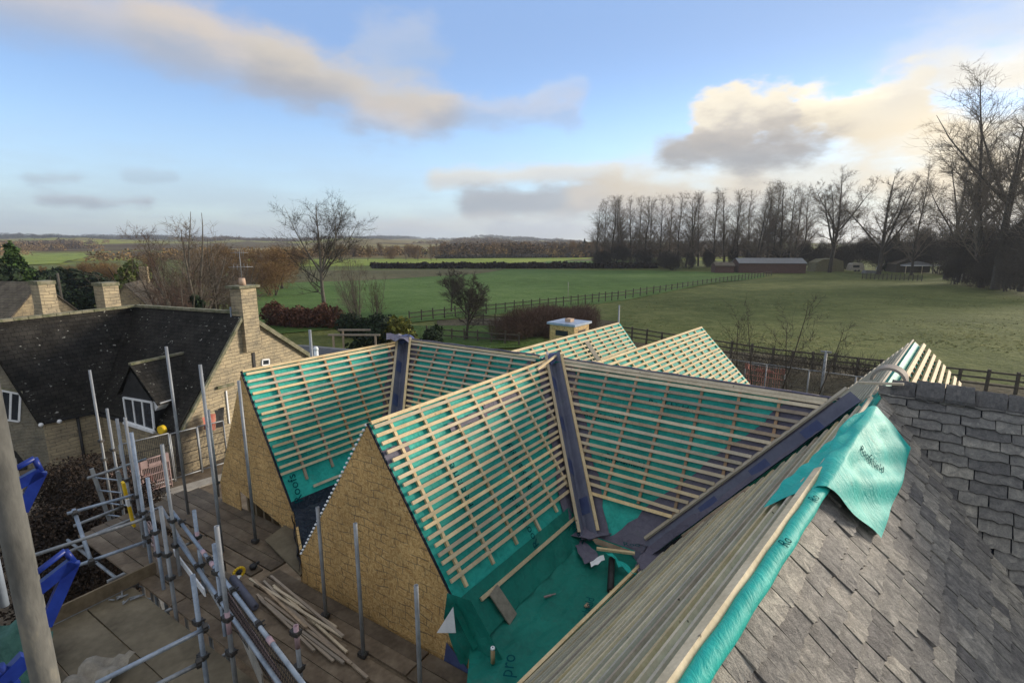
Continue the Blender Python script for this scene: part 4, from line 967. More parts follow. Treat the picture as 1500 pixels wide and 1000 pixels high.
for k in range(14):
    a0, a1 = 2 * math.pi * k / 14, 2 * math.pi * (k + 1) / 14; e1_, e2_ = nrm(V(.7, .7, .25)), nrm(V(-.3, .1, 1.0))
    mb.tube(c + e1_ * .085 * math.cos(a0) + e2_ * .07 * math.sin(a0), c + e1_ * .085 * math.cos(a1) + e2_ * .07 * math.sin(a1), .024, .024, 8)
mb.build("reel", M['yellow'], t); MB().box(c + V(.05, -.12, -.01), (1, 0, 0), (0, 1, 0), UP, (.03, .05, .008)).build("paper_tag", M['white'], t); MB().tube(c - UP * .02, c + UP * .02, .04, .04, 12).build("hub", M['blackp'], t)
c = atz(371, 829, DK + .05); loose(MB().sphere(c, .065, 12, 8, .8).tube(c, c + V(.05, .1, .02), .03, .02, 8).build("rubber_cap", M['blackp']), "round black rubber cap beside the yellow tape reel", "cap")
mb = MB()
for k in range(40):
    a = atz(458 + r.normal(0, 9), 824 + r.normal(0, 5), DK + .02); mb.bar(a, a + V(*r.uniform(-.06, .06, 2), r.uniform(0, .02)), .012, .008)
tag(mb.build("wood_shavings", M['wood_grey']), "scatter of wood shavings on the dark boards by the trough", "shavings", kind="stuff")
mb = MB()
for k in range(9):
    a = atz(177 + r.normal(0, 10), 876 + r.normal(0, 3), DK); mb.tube(a, a + V(*r.uniform(-.16, .16, 2), .015), .012, .012, 6)
loose(mb.build("scrap_heap", M['steel']), "small heap of bent metal fittings on the plywood platform", "scrap")
c = atz(150, 992, DK); mb = MB(); R_ = np.random.default_rng(6)
mb.grid([[c + V(-.32 + .064 * i, -.24 + .06 * j, .10 + .03 * math.sin(i) + .04 * math.sin(j * 1.3 + i * .5)) + V(*R_.uniform(-.02, .02, 3)) for i in range(10)] for j in range(9)])
loose(mb.build("dusty_sack", M['boardgrey']), "dusty pale sack lying on the platform at the bottom edge", "sack")
q = atz(218, 812, DK - .02); loose(MB().bar(atz(255, 808, DK + .06), atz(300, 868, DK + .35), .12, .02, GN).build("white_plank", M['white']), "whitish plank propped inside the scaffold rails", "plank")
a = atz(205, 770, DK + .2); t = thing("spirit_level", "yellow spirit level standing against the scaffold tubes by the ladder", "spirit level", a)
lv = MB().bar(atz(180, 706, DK + 1.25), atz(196, 770, DK + .25), .08, .04, GN).build("body", M['yellow'], t); MB().bar(atz(186, 730, DK + .9), atz(188, 740, DK + .75), .084, .044, GN).build("vial", M['white'], lv)
# ------------------------------------------------------------------ neighbouring stone house
ZR = CAMZ - 2.6
C_, G_ = atz(200, 448, ZR), atz(354, 458, ZR)
h1, h2 = az(21), nrm(G_ - C_); nG = V(h1[1], -h1[0], 0); nF = np.cross(h2, UP); nF = nF if nF @ (CAM - G_) > 0 else -nF
GL = onp(263, 628, G_, nG); ZE = GL[2]; GR = onp(449, 519, G_, nG); GR2 = GR + (GR - G_) * .55
VF = atz(148, 600, ZE); CO = atz(62, 618, ZE); L0 = atz(0, 470, ZR); rd = nrm(L0 - C_)
gl2 = np.cross(h2, UP); 
def projx(p): r_ = p - CAM; return (750 + F * r_[0] / (r_[1] * CP - r_[2] * SP), 500 - F * (r_[1] * SP + r_[2] * CP) / (r_[1] * CP - r_[2] * SP))
best = None
for t in np.linspace(3, 16, 400):
    q = C_ + rd * t
    for s_ in np.linspace(.05, 1, 60):
        m = CO + (q - CO) * s_; u_, v_ = projx(m)
        if abs(u_) < 3 and (best is None or abs(v_ - 515) < best[0]): best = (abs(v_ - 515), t)
AP = C_ + rd * (best[1] if best else 8)
hs = thing("stone_house", "honey stone house with dark lichened stone roof, dormer and gable chimney", "house", (G_[0] - 3, G_[1] - 1, 0))
rf = MB()
th = -UP * .10
rf.prism([C_, G_ + nG * .05, GL + nG * .05 - UP * .02 + nF * .15, VF + nF * .12], th)
rf.prism([C_, VF, CO - rd * 0 + rd * .12, AP + rd * .12], th)
roof_ = rf.build("roof", M['oldroof'], hs)
MB().add([C_, G_, GR2, GR2 - h2 * np.linalg.norm(G_ - C_)], [(0, 1, 2, 3)]).build("roof", M['oldroof'], hs)
mb = MB()
for a, b in ((C_, G_), (C_, AP)):
    n = int(np.linalg.norm(b - a) / .4)
    for k in range(n):
        p, q = a + (b - a) * (k + .02) / n, a + (b - a) * (k + .98) / n; mb.bar(p + UP * .01, q + UP * .01, .22, .10)
mb.build("ridge", M['moss'], roof_)
mb = MB(); d = nrm(GL - G_); mb.bar(G_ + nG * .10 - UP * .06, GL + nG * .10 - UP * .06, .10, .10, nG).bar(G_ + nG * .10 - UP * .0, GR2 + nG * .10, .16, .12, nG); mb.build("verge", M['moss'], roof_)
B0 = -.6
gnd = lambda p, z=B0: V(p[0], p[1], z)
MB().prism([G_ - UP * .03, GL - UP * .05, gnd(GL), gnd(GR2), GR2 - UP * .03], -nG * .3).build("gable_wall", M['stone'], hs)
MB().prism([GL - UP * .07, VF - UP * .07, gnd(VF), gnd(GL)], -nF * .3).build("wall", M['stone'], hs)
wn = nrm(np.cross(UP, VF - CO)); wn = wn if wn @ (CAM - CO) > 0 else -wn
MB().prism([VF - UP * .07, CO - UP * .07, gnd(CO), gnd(VF)], -wn * .3).build("wall", M['stone'], hs)
APl = AP + (AP - CO) * V(1, 1, -1)
gx = nrm(np.cross(UP, (APl - CO))); gx = gx if gx @ (CAM - CO) > 0 else -gx
MB().prism([AP - UP * .05, CO - UP * .08, gnd(CO), gnd(APl), APl - UP * .08], -gx * .3).build("gable_wall", M['stone_grey'], hs)
gpx = lambda x, y, o=.0: onp(x, y, CO + gx * o, gx)
def window(corners, n, name, panes, part, fw=.05, sill=True):
    a, b, c, d = corners; m = (a + b + c + d) / 4
    fr = MB(); ex = nrm(b - a); ey = nrm(d - a)
    for p, q in ((a, b), (b, c), (c, d), (d, a)): fr.bar(p, q, fw, .05, n)
    for k in range(1, panes): fr.bar(a + (b - a) * k / panes, d + (c - d) * k / panes, fw, .046, n)
    w_ = fr.build(name, M['white'], part)
    MB().prism([a, b, c, d], -n * .012).build("pane", M['glass'], w_)
    if sill: MB().bar(d - ex * .08 + n * .04 - UP * .04, c + ex * .08 + n * .04 - UP * .04, .12, .08).build("sill", M['white'], w_)
    return w_
window([gpx(-12, 569, .03), gpx(30, 577, .03), gpx(28, 617, .03), gpx(-12, 612, .03)], gx, "window", 3, hs, .06, False)
MB().prism([gpx(-14, 564, .04), gpx(33, 573, .04), gpx(33, 577, .04), gpx(-14, 568, .04)], -gx * .1).build("drip_stone", M['moss'], hs)
MB().prism([gpx(0, 660, .02), gpx(22, 660, .02), gpx(40, 682, .02), gpx(40, 720, .02), gpx(0, 720, .02)], -gx * .1).build("porch_shade_panel", M['blackp'], hs)  # solid black panel; the opening's darkness is only its colour
# dormer
fp = lambda x, y, o=.12: onp(x, y, GL + nF * o, nF)
dm = MB(); da, dl, dr = fp(190, 534, .2), fp(172, 574, .2), fp(226, 586, .2)
dm.prism([fp(190, 540, .12), fp(178, 580, .12), fp(186, 622, .12), fp(227, 634, .12), fp(224, 590, .12)], -nF * .9); dw = dm.build("dormer", M['blackp'], hs)
back = -nF * 1.9
MB().prism([da, dr + (dr - da) * .12, dr + (dr - da) * .12 + back * .55, da + back], -UP * .06).build("dormer_roof", M['oldroof'], dw)
MB().prism([da, dl + (dl - da) * .05, dl + (dl - da) * .05 + back * .6, da + back], -UP * .06).build("dormer_roof", M['oldroof'], dw)
MB().bar(da + UP * .02, da + back + UP * .02, .14, .08).build("dormer_ridge", M['moss'], dw)
window([fp(181, 582, .16), fp(222, 589, .16), fp(226, 630, .16), fp(186, 617, .16)], nF, "dormer_window", 3, dw, .065)
q = [fp(224, 588, .1), fp(236, 590, .1), fp(227, 602, .1)]; MB().prism(q, back * .2).build("dormer_cheek", M['white'], dw)
# gable chimney with flashing, pot and aerial
cc = G_ - h2 * .1 + h1 * .25; ct = zat(421, 362, cc)
chn = MB().box(V(cc[0], cc[1], (ct + 3.9) / 2), h2, h1, UP, (.28, .35, (ct - 3.9) / 2)).build("chimney", M['stone'], hs)
MB().box(V(cc[0], cc[1], ct + .045), h2, h1, UP, (.37, .47, .045)).build("chimney_cap", M['moss'], chn)
MB().tube(V(cc[0], cc[1], ct + .09), V(cc[0], cc[1], ct + .36), .13, .11, 12).build("chimney_pot", M['terracotta'], chn)
fc = cc - h2 * .315; MB().box(V(fc[0], fc[1], ZR - .05), h2, h1, UP, (.02, .39, .26)).build("flashing", M['lead'], chn)
at_ = MB(); p = V(cc[0], cc[1], ct + .3); tz = zat(368, 357, cc); at_.tube(p, V(p[0], p[1], tz), .012, .012, 6)
for f_, L in ((.45, .38), (.95, .22)): 
    q = p + (V(p[0], p[1], tz) - p) * f_; at_.tube(q - h1 * L - h2 * .2, q + h1 * L + h2 * .2, .009, .009, 5)
    for e in (-.8, -.4, 0, .4, .8): at_.tube(q + h1 * L * e - UP * .12, q + h1 * L * e + UP * .12, .008, .008, 4)
at_.build("aerial", M['steel'], chn)
# gable details
gg = lambda x, y, o=.02: onp(x, y, G_ + nG * o, nG)
window([gg(384, 527), gg(394, 526), gg(394, 534), gg(384, 535)], nG, "vent_window", 1, hs, .05, False)
MB().bar(gg(371, 516), gg(373, 540), .12, .03, nG).build("recess_shade_bar", M['blackp'], hs)  # black bar on the wall face; its colour stands for recessed shade
MB().bar(gg(331, 572), gg(336, 620), .05, .05, nG).build("frame_edge", M['white'], hs)
MB().bar(gg(318, 568, .04), gg(342, 562, .04), .1, .1, nG).build("canopy", M['moss'], hs)
MB().tube(onp(113, 608, CO + wn * .1, wn), onp(131, 716, CO + wn * .1, wn), .05, .05, 8).build("downpipe", M['blackp'], hs)
MB().tube(onp(258, 625, GL + nF * .12 - h2 * .1, nF), onp(262, 690, GL + nF * .12 - h2 * .1, nF), .06, .06, 8).build("downpipe", M['blackp'], hs)
for x, y in ((60, 622), (87, 617)): MB().sphere(onp(x, y, CO + wn * .25, wn), .075, 8, 6).build("wall_light", M['white'], hs)
MB().bar(onp(66, 619, CO + wn * .12, wn), onp(147, 603, CO + wn * .12, wn), .09, .09).build("gutter", M['blackp'], hs)
MB().bar(VF + nF * .2 - UP * .1, GL + nF * .2 - UP * .1, .09, .09).build("gutter", M['blackp'], hs)
q = fp(238, 629, .3); MB().tube(q - nF * .05, q + nF * .08, .16, .15, 14).build("yellow_box", M['yellow'], hs)
# ------------------------------------------------------------------ fences, barriers
def mesh_panel(name, a, b, hgt, label, cat, mat, group=None, bars=24, rows=2, z0=.1):
    t = thing(name, label, cat, (a + b) / 2, group); d = nrm(b - a); mb = MB()
    for p in (a, b): mb.tube(p, p + UP * hgt, .025, .025, 6)
    for z in (z0, hgt): mb.tube(a + UP * z, b + UP * z, .022, .022, 6)
    mb.build("frame", M['steel'] if mat != 'pinkplastic' else M[mat], t)
    mb = MB(); L = np.linalg.norm(b - a)
    for k in range(1, bars): p = a + (b - a) * k / bars; mb.bar(p + UP * z0, p + UP * hgt, .012 if mat == 'blackp' else .03, .012, d)
    for k in range(1, rows + 1): z = z0 + (hgt - z0) * k / (rows + 1); mb.bar(a + UP * z, b + UP * z, .02 if mat == 'blackp' else .06, .02)
    mb.build("mesh", M[mat], t)
    if mat in ('pinkplastic', 'redplastic'):
        for p in (a + d * .08, b - d * .08): MB().box(p + UP * hgt * .9, d, np.cross(d, UP), UP, (.09, .05, .14)).build("clip", M[mat], t)
        MB().box((a + b) / 2 + UP * hgt * .80, d, np.cross(d, UP), UP, (L * .22, .03, .07)).build("handle", M[mat], t)
        for p in (a + d * .3, b - d * .3): MB().box(p + UP * .03, d, np.cross(d, UP), UP, (.08, .3, .03)).build("foot", M['blackp'], t)
    return t
ZF = .2
mesh_panel("mesh_fence_panel", atz(258, 704, ZF), atz(296, 692, ZF), 1.65, "black mesh fence panel just left of the red flag, before the stone gable", "fence panel", 'blackp', "black mesh fence panels", 22, 3)
mesh_panel("mesh_fence_panel", atz(297, 691, ZF), atz(334, 680, ZF), 1.65, "black mesh fence panel nearest the far particle board gable", "fence panel", 'blackp', "black mesh fence panels", 20, 3)
mesh_panel("mesh_fence_panel", atz(186, 726, ZF), atz(256, 705, ZF), 1.7, "black mesh fence panel standing behind the faded pink barrier", "fence panel", 'blackp', "black mesh fence panels", 26, 3)
mesh_panel("site_barrier", atz(212, 726, ZF), atz(252, 712, ZF), 1.15, "faded pink plastic barrier in front of the stone house wall", "barrier", 'pinkplastic', "plastic site barriers", 16, 3)
mesh_panel("site_barrier", atz(168, 742, ZF), atz(209, 728, ZF), 1.15, "pinkish barrier half hidden behind the scaffold ladder", "barrier", 'pinkplastic', "plastic site barriers", 14, 3)
c = atz(218, 700, .6); t_ = thing("red_bucket", "small red bucket hanging on the pink barrier", "bucket", c); MB().tube(c - UP * .12, c + UP * .12, .10, .13, 12).build("bucket_body", M['redplastic'], t_); MB().path([c + UP * .12 + V(.12 * math.cos(a), 0, .14 * math.sin(a)) for a in np.linspace(0, math.pi, 7)], .01, 5).build("bucket_handle", M['steel'], t_)
c = atz(305, 612, 1.9); fg = thing("warning_flag", "red and black cloth tied to a scaffold tube before the stone gable", "flag", c)
r = np.random.default_rng(1)
MB().grid([[c + h1 * (-.45 + .12 * i) + UP * (.2 - .14 * j - .05 * i * (j / 3) + r.uniform(-.02, .02)) + nG * (.3 + .05 * math.sin(i * 2 + j)) for i in range(5)] for j in range(4)]).build("red_cloth", M['redplastic'], fg)
MB().grid([[c + h1 * (.05 + .09 * i) + UP * (.3 - .17 * j + r.uniform(-.02, .02)) + nG * (.28 + .05 * math.sin(i * 2 + j)) for i in range(5)] for j in range(5)]).build("black_cloth", M['blackp'], fg)
# far side mesh fence with an orange barrier
fa_, fb_ = atz(1065, 566, .0), atz(1330, 610, .0)
fa_, fb_ = atz(1066, 526, 2.0) * V(1, 1, 0), atz(1330, 561, 2.0) * V(1, 1, 0)
for k in range(4):
    a, b = fa_ + (fb_ - fa_) * (k + .005) / 4, fa_ + (fb_ - fa_) * (k + .995) / 4
    mesh_panel("site_fence_panel", a, b, 2.0, ["tall mesh fence panel behind the orange barrier at the field edge", "tall mesh fence panel right of the orange barrier at the field edge", "tall mesh fence panel by the lone post at the field edge", "tall mesh fence panel running behind the right-hand battened ridge"][k], "fence panel", 'blackp', "tall mesh fence panels along the field", 40, 1)
fd = nrm(fb_ - fa_)
a, b = atz(1092, 536, 1.55), atz(1150, 545, 1.55); mesh_panel("site_barrier", a * V(1, 1, 0) + UP * .45, b * V(1, 1, 0) + UP * .45, 1.25, "orange red plastic barrier against the far mesh fence beside the field", "barrier", 'redplastic', "plastic site barriers", 18, 3)
p = atz(1203, 545, 2.0) * V(1, 1, 0); tag(MB().tube(p + fd * .1, p + fd * .1 + UP * zat(513, 1203, p), .07, .06, 8).box(p + fd * .1 + UP * (zat(513, 1203, p) - .05), fd, np.cross(fd, UP), UP, (.22, .04, .04)).build("fence_post", M['steel']), "pale post with a short crossbar rising above the far mesh fence", "post")
p = atd(905, 500, 19.5); tag(MB().tube(V(p[0], p[1], .2), V(p[0], p[1], zat(447, 905, p)), .028, .028, 8).build("lone_tube", M['steel']), "thin pole standing behind the left far battened roof", "pole")
p = atd(455, 500, 15.5); tag(MB().tube(V(p[0], p[1], .2), V(p[0], p[1], zat(483, 455, p)), .045, .04, 10).build("lone_tube", M['steel']), "grey scaffold pole rising between the stone gable and the far battened roof", "pole")
p = atd(463, 515, 15.0); tag(MB().tube(V(p[0], p[1], 3.0), V(p[0], p[1], zat(511, 463, p)), .06, .06, 10).sphere(V(p[0], p[1], zat(511, 463, p)), .075).build("vent_pipe", M['white']), "white capped vent pipe just behind the far battened ridge", "vent")
def paddock(a_, b_, n, label, hgt=1.2, rails=(.5, .95), group=None, jit=.05):
    t = thing("timber_fence", label, "fence", (a_ + b_) / 2, group); r = np.random.default_rng(n)
    for k in range(n + 1):
        p = a_ + (b_ - a_) * k / n; MB().bar(p - UP * .1, p + UP * (hgt + r.uniform(-.08, .08)) + V(*r.uniform(-jit, jit, 2), 0), .12, .12, V(1, 0, 0)).build("post", M['fencewood'], t)
    for z in rails: MB().bar(a_ + UP * z, b_ + UP * z, .04, .10, UP).build("rail", M['fencewood'], t)
    return t
paddock(atz(600, 472, 0), atz(905, 438, 0), 24, "dark post fence crossing the field behind the small twiggy orchard tree", group="field fences")
paddock(atz(905, 438, 0), atz(1130, 403, 0), 34, "dark post fence climbing away to the long red-brown barn", group="field fences")
paddock(atz(905, 497, 0), atz(1130, 535, 0), 9, "dark rail fence behind the two far battened roofs", rails=(.4, .75, 1.1), group="field fences")
paddock(atz(1130, 535, 0), atz(1580, 590, 0), 12, "dark rail fence along the near field edge at right", rails=(.4, .75, 1.1), group="field fences")
paddock(atz(625, 498, 0), atz(760, 508, 0), 7, "low dark rail fence below the orchard tree", group="field fences")
paddock(atz(690, 476, 0), atz(800, 482, 0), 6, "low rail fence beside the brown hedge right of the orchard tree", group="field fences")
# ------------------------------------------------------------------ far buildings
def simple_house(name, c, ang, L, W, hw, hr, wallm, roofm, label, cat="house", wins=(), chim=False, win_mat='glass'):
    t = thing(name, label, cat, c); c = V(*c); u = az(ang); v = np.cross(UP, u); o = .25
    mb = MB()
    for s in (-1, 1): mb.prism([c + u * s * L / 2 - v * W / 2, c + u * s * L / 2 + v * W / 2, c + u * s * L / 2 + v * W / 2 + UP * hw, c + u * s * L / 2 + UP * hr, c + u * s * L / 2 - v * W / 2 + UP * hw], -u * s * .2)
    for s in (-1, 1): mb.prism([c + v * s * W / 2 - u * (L / 2 - .2), c + v * s * W / 2 + u * (L / 2 - .2), c + v * s * W / 2 + u * (L / 2 - .2) + UP * (hw - .02), c + v * s * W / 2 - u * (L / 2 - .2) + UP * (hw - .02)], -v * s * .2)
    mb.build("wall", M[wallm], t)
    mb = MB()
    for s in (-1, 1):
        e = c + v * s * (W / 2 + o) + UP * (hw - o * (hr - hw) / (W / 2)); k = c + UP * (hr + .0)
        mb.prism([k - u * (L / 2 + .15) + UP * .06, k + u * (L / 2 + .15) + UP * .06, e + u * (L / 2 + .15) + UP * .06, e - u * (L / 2 + .15) + UP * .06], -UP * .12)
    rf_ = mb.build("roof", M[roofm], t)
    for (side, along, z, ww, wh) in wins:
        n = {'u': u, '-u': -u, 'v': v, '-v': -v}[side]; e = np.cross(UP, n); b = c + n * ((L if 'u' in side else W) / 2 + .02) + e * along + UP * z
        w_ = MB().box(b, e, n, UP, (ww / 2 + .08, .03, wh / 2 + .08)).build("window", M['white'], t); MB().box(b + n * .01, e, n, UP, (ww / 2, .035, wh / 2)).build("pane", M[win_mat], w_)
    if chim:
        p = c + u * (L / 2 - .5); MB().box(p + UP * (hr + .4), u, v, UP, (.35, .35, .9)).build("chimney", M[wallm], rf_)
    return t
p = atd(150, 425, 30); 
def stack(name, px, py0, py1, dist, half, label, matn='stone'):
    c = atd(px, py0, dist); t0, t1 = zat(py1, px, c), zat(py0, px, c); t = thing(name, label, "chimney", V(c[0], c[1], t0)); mb = MB(); u, v = h1, h2
    P0, P1 = [], []
    mb.box(V(c[0], c[1], (t0 + t1) / 2 - .6), u, v, UP, (half, half, (t1 - t0) / 2 + .6)); b = mb.build("stack", M[matn], t)
    MB().box(V(c[0], c[1], t1 + .06), u, v, UP, (half * 1.12, half * 1.12, .07)).build("cap_stone", M['moss'], t)
    if px < 100: MB().prism([V(c[0], c[1], t0) + u * half * 1.05 - v * half * 2.4 - UP * .9, V(c[0], c[1], t0) + u * half * 1.05 + v * half * 2.4 - UP * .9, V(c[0], c[1], t0) + u * half * 1.05 + v * half - UP * -.1, V(c[0], c[1], t0) + u * half * 1.05 - v * half - UP * -.1], -u * half * 2.1).build("shoulder", M[matn], t)
stack("stone_chimney", 62, 416, 458, 27, .27, "left stone chimney with sloping shoulders rising behind the dark roof"); stack("stone_chimney", 155, 418, 452, 27, .30, "right stone chimney of the pair behind the dark roof, nearer the valley")
def hp(px, py, z=0.0): return atz(px, py, z)
def atp(px, dist, z=0.0): p = atd(px, 400, dist); return V(p[0], p[1], z)
simple_house("cottage", atp(-20, 32, -1.0), 110, 8, 6, 3.4, 5.6, 'stone_far', 'oldroof', "dark roofed cottage at the left edge behind the house ridge", chim=False)
simple_house("cottage", atp(-22, 52, -.9), 100, 9, 6, 3.2, 6.2, 'stone_far', 'farroof', "brown roofed cottage among the trees at the left edge")
simple_house("cottage", atp(198, 62, -.7), -24, 8, 4.2, 2.2, 5.0, 'stone_far', 'farroof', "small stone cottage gable with one white window beyond the chimneys", wins=(('-u', 0, 1.9, .7, .8),), chim=True)
simple_house("barn", atp(225, 44, -.9), 98, 8, 5, 2.4, 4.2, 'stone_grey', 'farroof', "low mossy roofed outbuilding just beyond the stone house ridge", "barn")
simple_house("shed", atp(112, 48, -.4), 95, 4.4, 3, 2.2, 3.0, 'brickred', 'tinroof', "little grey roofed shed between the two stone chimneys", "shed")
simple_house("cottage", atp(92, 120, -1.6), 60, 6, 5, 2.6, 4.2, 'stone_far', 'farroof', "distant honey cottage glowing in sunshine left of the chimneys"); simple_house("cottage", atp(108, 128, -2.2), 60, 6, 5, 2.6, 4.4, 'stone_far', 'farroof', "distant sunlit cottage, the right one beyond the telegraph pole")
p = atp(84, 60); tag(MB().tube(p, p + UP * zat(400, 84, p), .12, .09, 8).build("telegraph_pole", M['bark_pale']), "wooden telegraph pole right of the left stone chimney", "pole")
simple_house("shed", atp(455, 27, .0), 112, 4.6, 4, 2.3, 2.75, 'boardgrey', 'felt', "low dark felt roofed outbuilding behind the far battened roof", "shed")
c = atp(520, 33, 0); t = thing("pergola", "small pale timber pergola frame by the russet hedge", "pergola", c); mb = MB()
for a, b in ((-1, -1), (1, -1), (-1, 1), (1, 1)): MB().bar(c + V(a * 1.3, b * .9, 0), c + V(a * 1.3, b * .9, 2.4), .1, .1, V(1, 0, 0)).build("post", M['wood_old'], t)
for b in (-1, 1): MB().bar(c + V(-1.6, b * .9, 2.45), c + V(1.6, b * .9, 2.45), .1, .1).build("beam", M['wood_old'], t)
# barn, stable, caravans across the field
simple_house("barn", hp(1124, 399) , 95, 17.5, 6, 2.7, 3.9, 'brickred', 'tinroof', "long low red-brown barn with a pale metal roof across the field", "barn")
simple_house("shed", hp(1058, 399), 95, 5, 4, 2.0, 2.8, 'brickred', 'farroof', "small dark red shed left of the long barn", "shed")
simple_house("stable", hp(1345, 400) + V(0, 4, 0), 14, 6, 8, 2.4, 4.4, 'fencewood', 'farroof', "dark stable with a white canopied front at the wood edge", "stable")
c = hp(1345, 402); t = thing("canopy", "white gabled canopy on thin posts at the stable front", "canopy", c); MB().prism([c + V(-4.4, .6, 2.4), c + V(0, .6, 3.4), c + V(4.9, .2, 2.4)], V(0, .3, 0)).build("gable_board", M['tinroof'], t); MB().bar(c + V(-4.6, -.5, 2.3), c + V(5.2, -.5, 2.3), 2.0, .12).build("canopy_roof", M['white'], t)
for x in (-4.2, 0, 4.4): MB().bar(c + V(x, -1, 0), c + V(x, -1, 2.3), .12, .12, V(1, 0, 0)).build("post", M['wood_grey'], t)
def caravan(c, L, h, label, mat):
    t = thing("caravan", label, "caravan", c); mb = MB(); c = V(*c); pr = []
    for x, z in ((-.5, .45), (-.48, 1.0), (-.40, 1.0 + h * .55), (-.3, h + .45), (.3, h + .45), (.42, 1.0 + h * .5), (.5, .9), (.48, .45)): pr.append(c + V(x * L, -1.0, z))
    mb.prism(pr, V(0, 2.0, 0)).build("body", M[mat], t)
    MB().box(c + V(-.1 * L, -1.01, 1.55), (1, 0, 0), (0, 1, 0), UP, (.28 * L * .8, .02, .32)).build("window", M['glass'], t)
    for x in (-.12, .12): MB().tube(c + V(x * L, -1.02, .32), c + V(x * L, -.8, .32), .32, .32, 12).build("wheel", M['blackp'], t)
    return t
caravan(hp(1252, 398), 4.0, 2.0, "pale pinkish caravan right of the haystack before the wood", 'concrete'); caravan(hp(1297, 397), 4.4, 1.6, "white caravan left of the canopied stable", 'white')
c = hp(1215, 398); mb = MB(); mb.prism([c + V(-4.2, 0, 0), c + V(4.2, 0, 0), c + V(3.6, 0, 3.0), c + V(1.2, 0, 3.7), c + V(-2, 0, 3.5), c + V(-3.8, 0, 2.6)], V(0, 4, 0)); tag(mb.build("haystack", mat_noise("stacked_hay", (.10, .095, .055), (.19, .17, .10), 3, .95, .6)), "dull olive haystack between the long barn and pink caravan", "haystack")
a, b = hp(1263, 408), hp(1350, 411); paddock(a, b, 14, "low brown boarded fence in front of the caravans", 1.3, (.25, .5, .75, 1.0), None)
c = hp(1423, 410); tag(MB().prism([c + V(-2.2, 0, 0), c + V(2.4, 0, 0), c + V(1.6, 0, 1.3), c + V(-1.5, 0, 1.5)], V(0, 2.5, 0)).build("covered_heap", M['boardgrey']), "grey covered heap in the grass at the right wood edge", "heap")
for x, y, lab in ((1062, 398, "pale sheeted bundle beside the dark red shed"), (1275, 401, "flat grey trailer between the two caravans")):
    c = hp(x, y); tag(MB().prism([c + V(-1.6, 0, .0), c + V(1.6, 0, .0), c + V(1.4, 0, .8), c + V(-1.2, 0, .9)], V(0, 1.4, 0)).build("sheeted_bundle", M['tinroof']), lab, "bundle")
c = atz(832, 440, 0); tag(MB().tube(c, c + UP * 2.6, .035, .035, 6).build("marker_pole", M['concrete']), "thin pale pole by the field fence above the box chimney", "pole")
# ------------------------------------------------------------------ ground, fields, hills
def grass(name, a, b, c, sc=.05, fine=2.2):
    m, nt, bs = newmat(name); g = NT(nt); tc = g.n("TexCoord"); v = tc.outputs['Object']
    n1 = g.noise(v, sc, 6, .62, .4); n2 = g.noise(v, sc * 9, 5, .65); n3 = g.noise(v, fine, 5, .7)
    k = g.math('ADD', g.math('MULTIPLY', n1, .35), g.math('ADD', g.math('MULTIPLY', n2, .30), g.math('ADD', g.math('MULTIPLY', n3, .22), g.math('MULTIPLY', g.noise(g.scalevec(v, (.05, 1.0, 1)), .55, 4), .13))))
    col = g.ramp(k, [(.41, a), (.5, b), (.585, c)])
    g.l(col, bs.inputs['Base Color']); bs.inputs['Roughness'].default_value = .95; bs.inputs['Specular IOR Level'].default_value = .1
    g.l(g.bump(g.math('ADD', n3, g.math('MULTIPLY', n2, 2.0)), .9, .25), bs.inputs['Normal']); return m
M['grass'] = grass("rough_winter_grass", (.066, .082, .022), (.104, .122, .036), (.165, .172, .058))
M['grass2'] = grass("green_pasture", (.060, .105, .024), (.085, .145, .036), (.12, .18, .055), .03)
M['lawn'] = grass("mown_lawn", (.040, .075, .016), (.065, .11, .025), (.09, .14, .04), .2)
M['strip'] = grass("sunlit_tint_pasture", (.14, .19, .03), (.20, .25, .045), (.27, .30, .07), .03)  # sunshine on the far fields is put into this lighter green
M['plough'] = grass("brown_plough_land", (.085, .080, .038), (.115, .105, .052), (.15, .135, .075), .04)
M['scrub'] = grass("brown_scrub_ground", (.055, .048, .030), (.095, .082, .050), (.15, .13, .09), .3, 4)
S = lambda o: tag(o, kind="structure")
S(MB().add([(-9000, -3000, -.6), (9000, -3000, -.6), (9000, 12000, -.6), (-9000, 12000, -.6)], [(0, 1, 2, 3)]).build("ground", M['soil'], uv=False))
# the visible ground: gentle unevenness, rising towards the hills
def hillh(a, d):
    # terrain height by bearing a (deg) and distance d
    base = 0.0
    t = min(1, max(0, (d - 420) / 900)); t = t * t * (3 - 2 * t)
    prof = np.interp(a, [-75, -50, -44, -38, -32, -26, -20, -14, -10, -7, -3, 0, 4, 9, 14, 30, 60], [20, 21, 20, 22, 20, 18, 22, 26, 21, 17, 23, 19, 15, 12, 10, 8, 8])
    roll = 5 * math.sin(a * .55 + d * .004) + 3.5 * math.sin(a * 1.7 + d * .011)
    far = 0
    if d > 1500:
        q = min(1, (d - 1500) / 1400); far = .38 * q * np.interp(a, [-75, -48, -40, -34, -25, -12, -8, -4, 0, 5, 12, 30, 60], [64, 66, 46, 62, 20, 52, 40, 72, 66, 20, 8, 4, 4])
    return base + t * (prof * .72 + roll * .5) + far
P = []; rs = [260, 300, 340, 380, 430, 480, 540, 620, 720, 840, 980, 1150, 1350, 1600, 1900, 2300, 2800, 3400, 3600]; As = np.arange(-80, 81, 1.6)
for d in rs: P.append([V(d * math.sin(math.radians(a)), d * math.cos(math.radians(a)), (hillh(a, d) if d < 3500 else -5) - .05) for a in As])
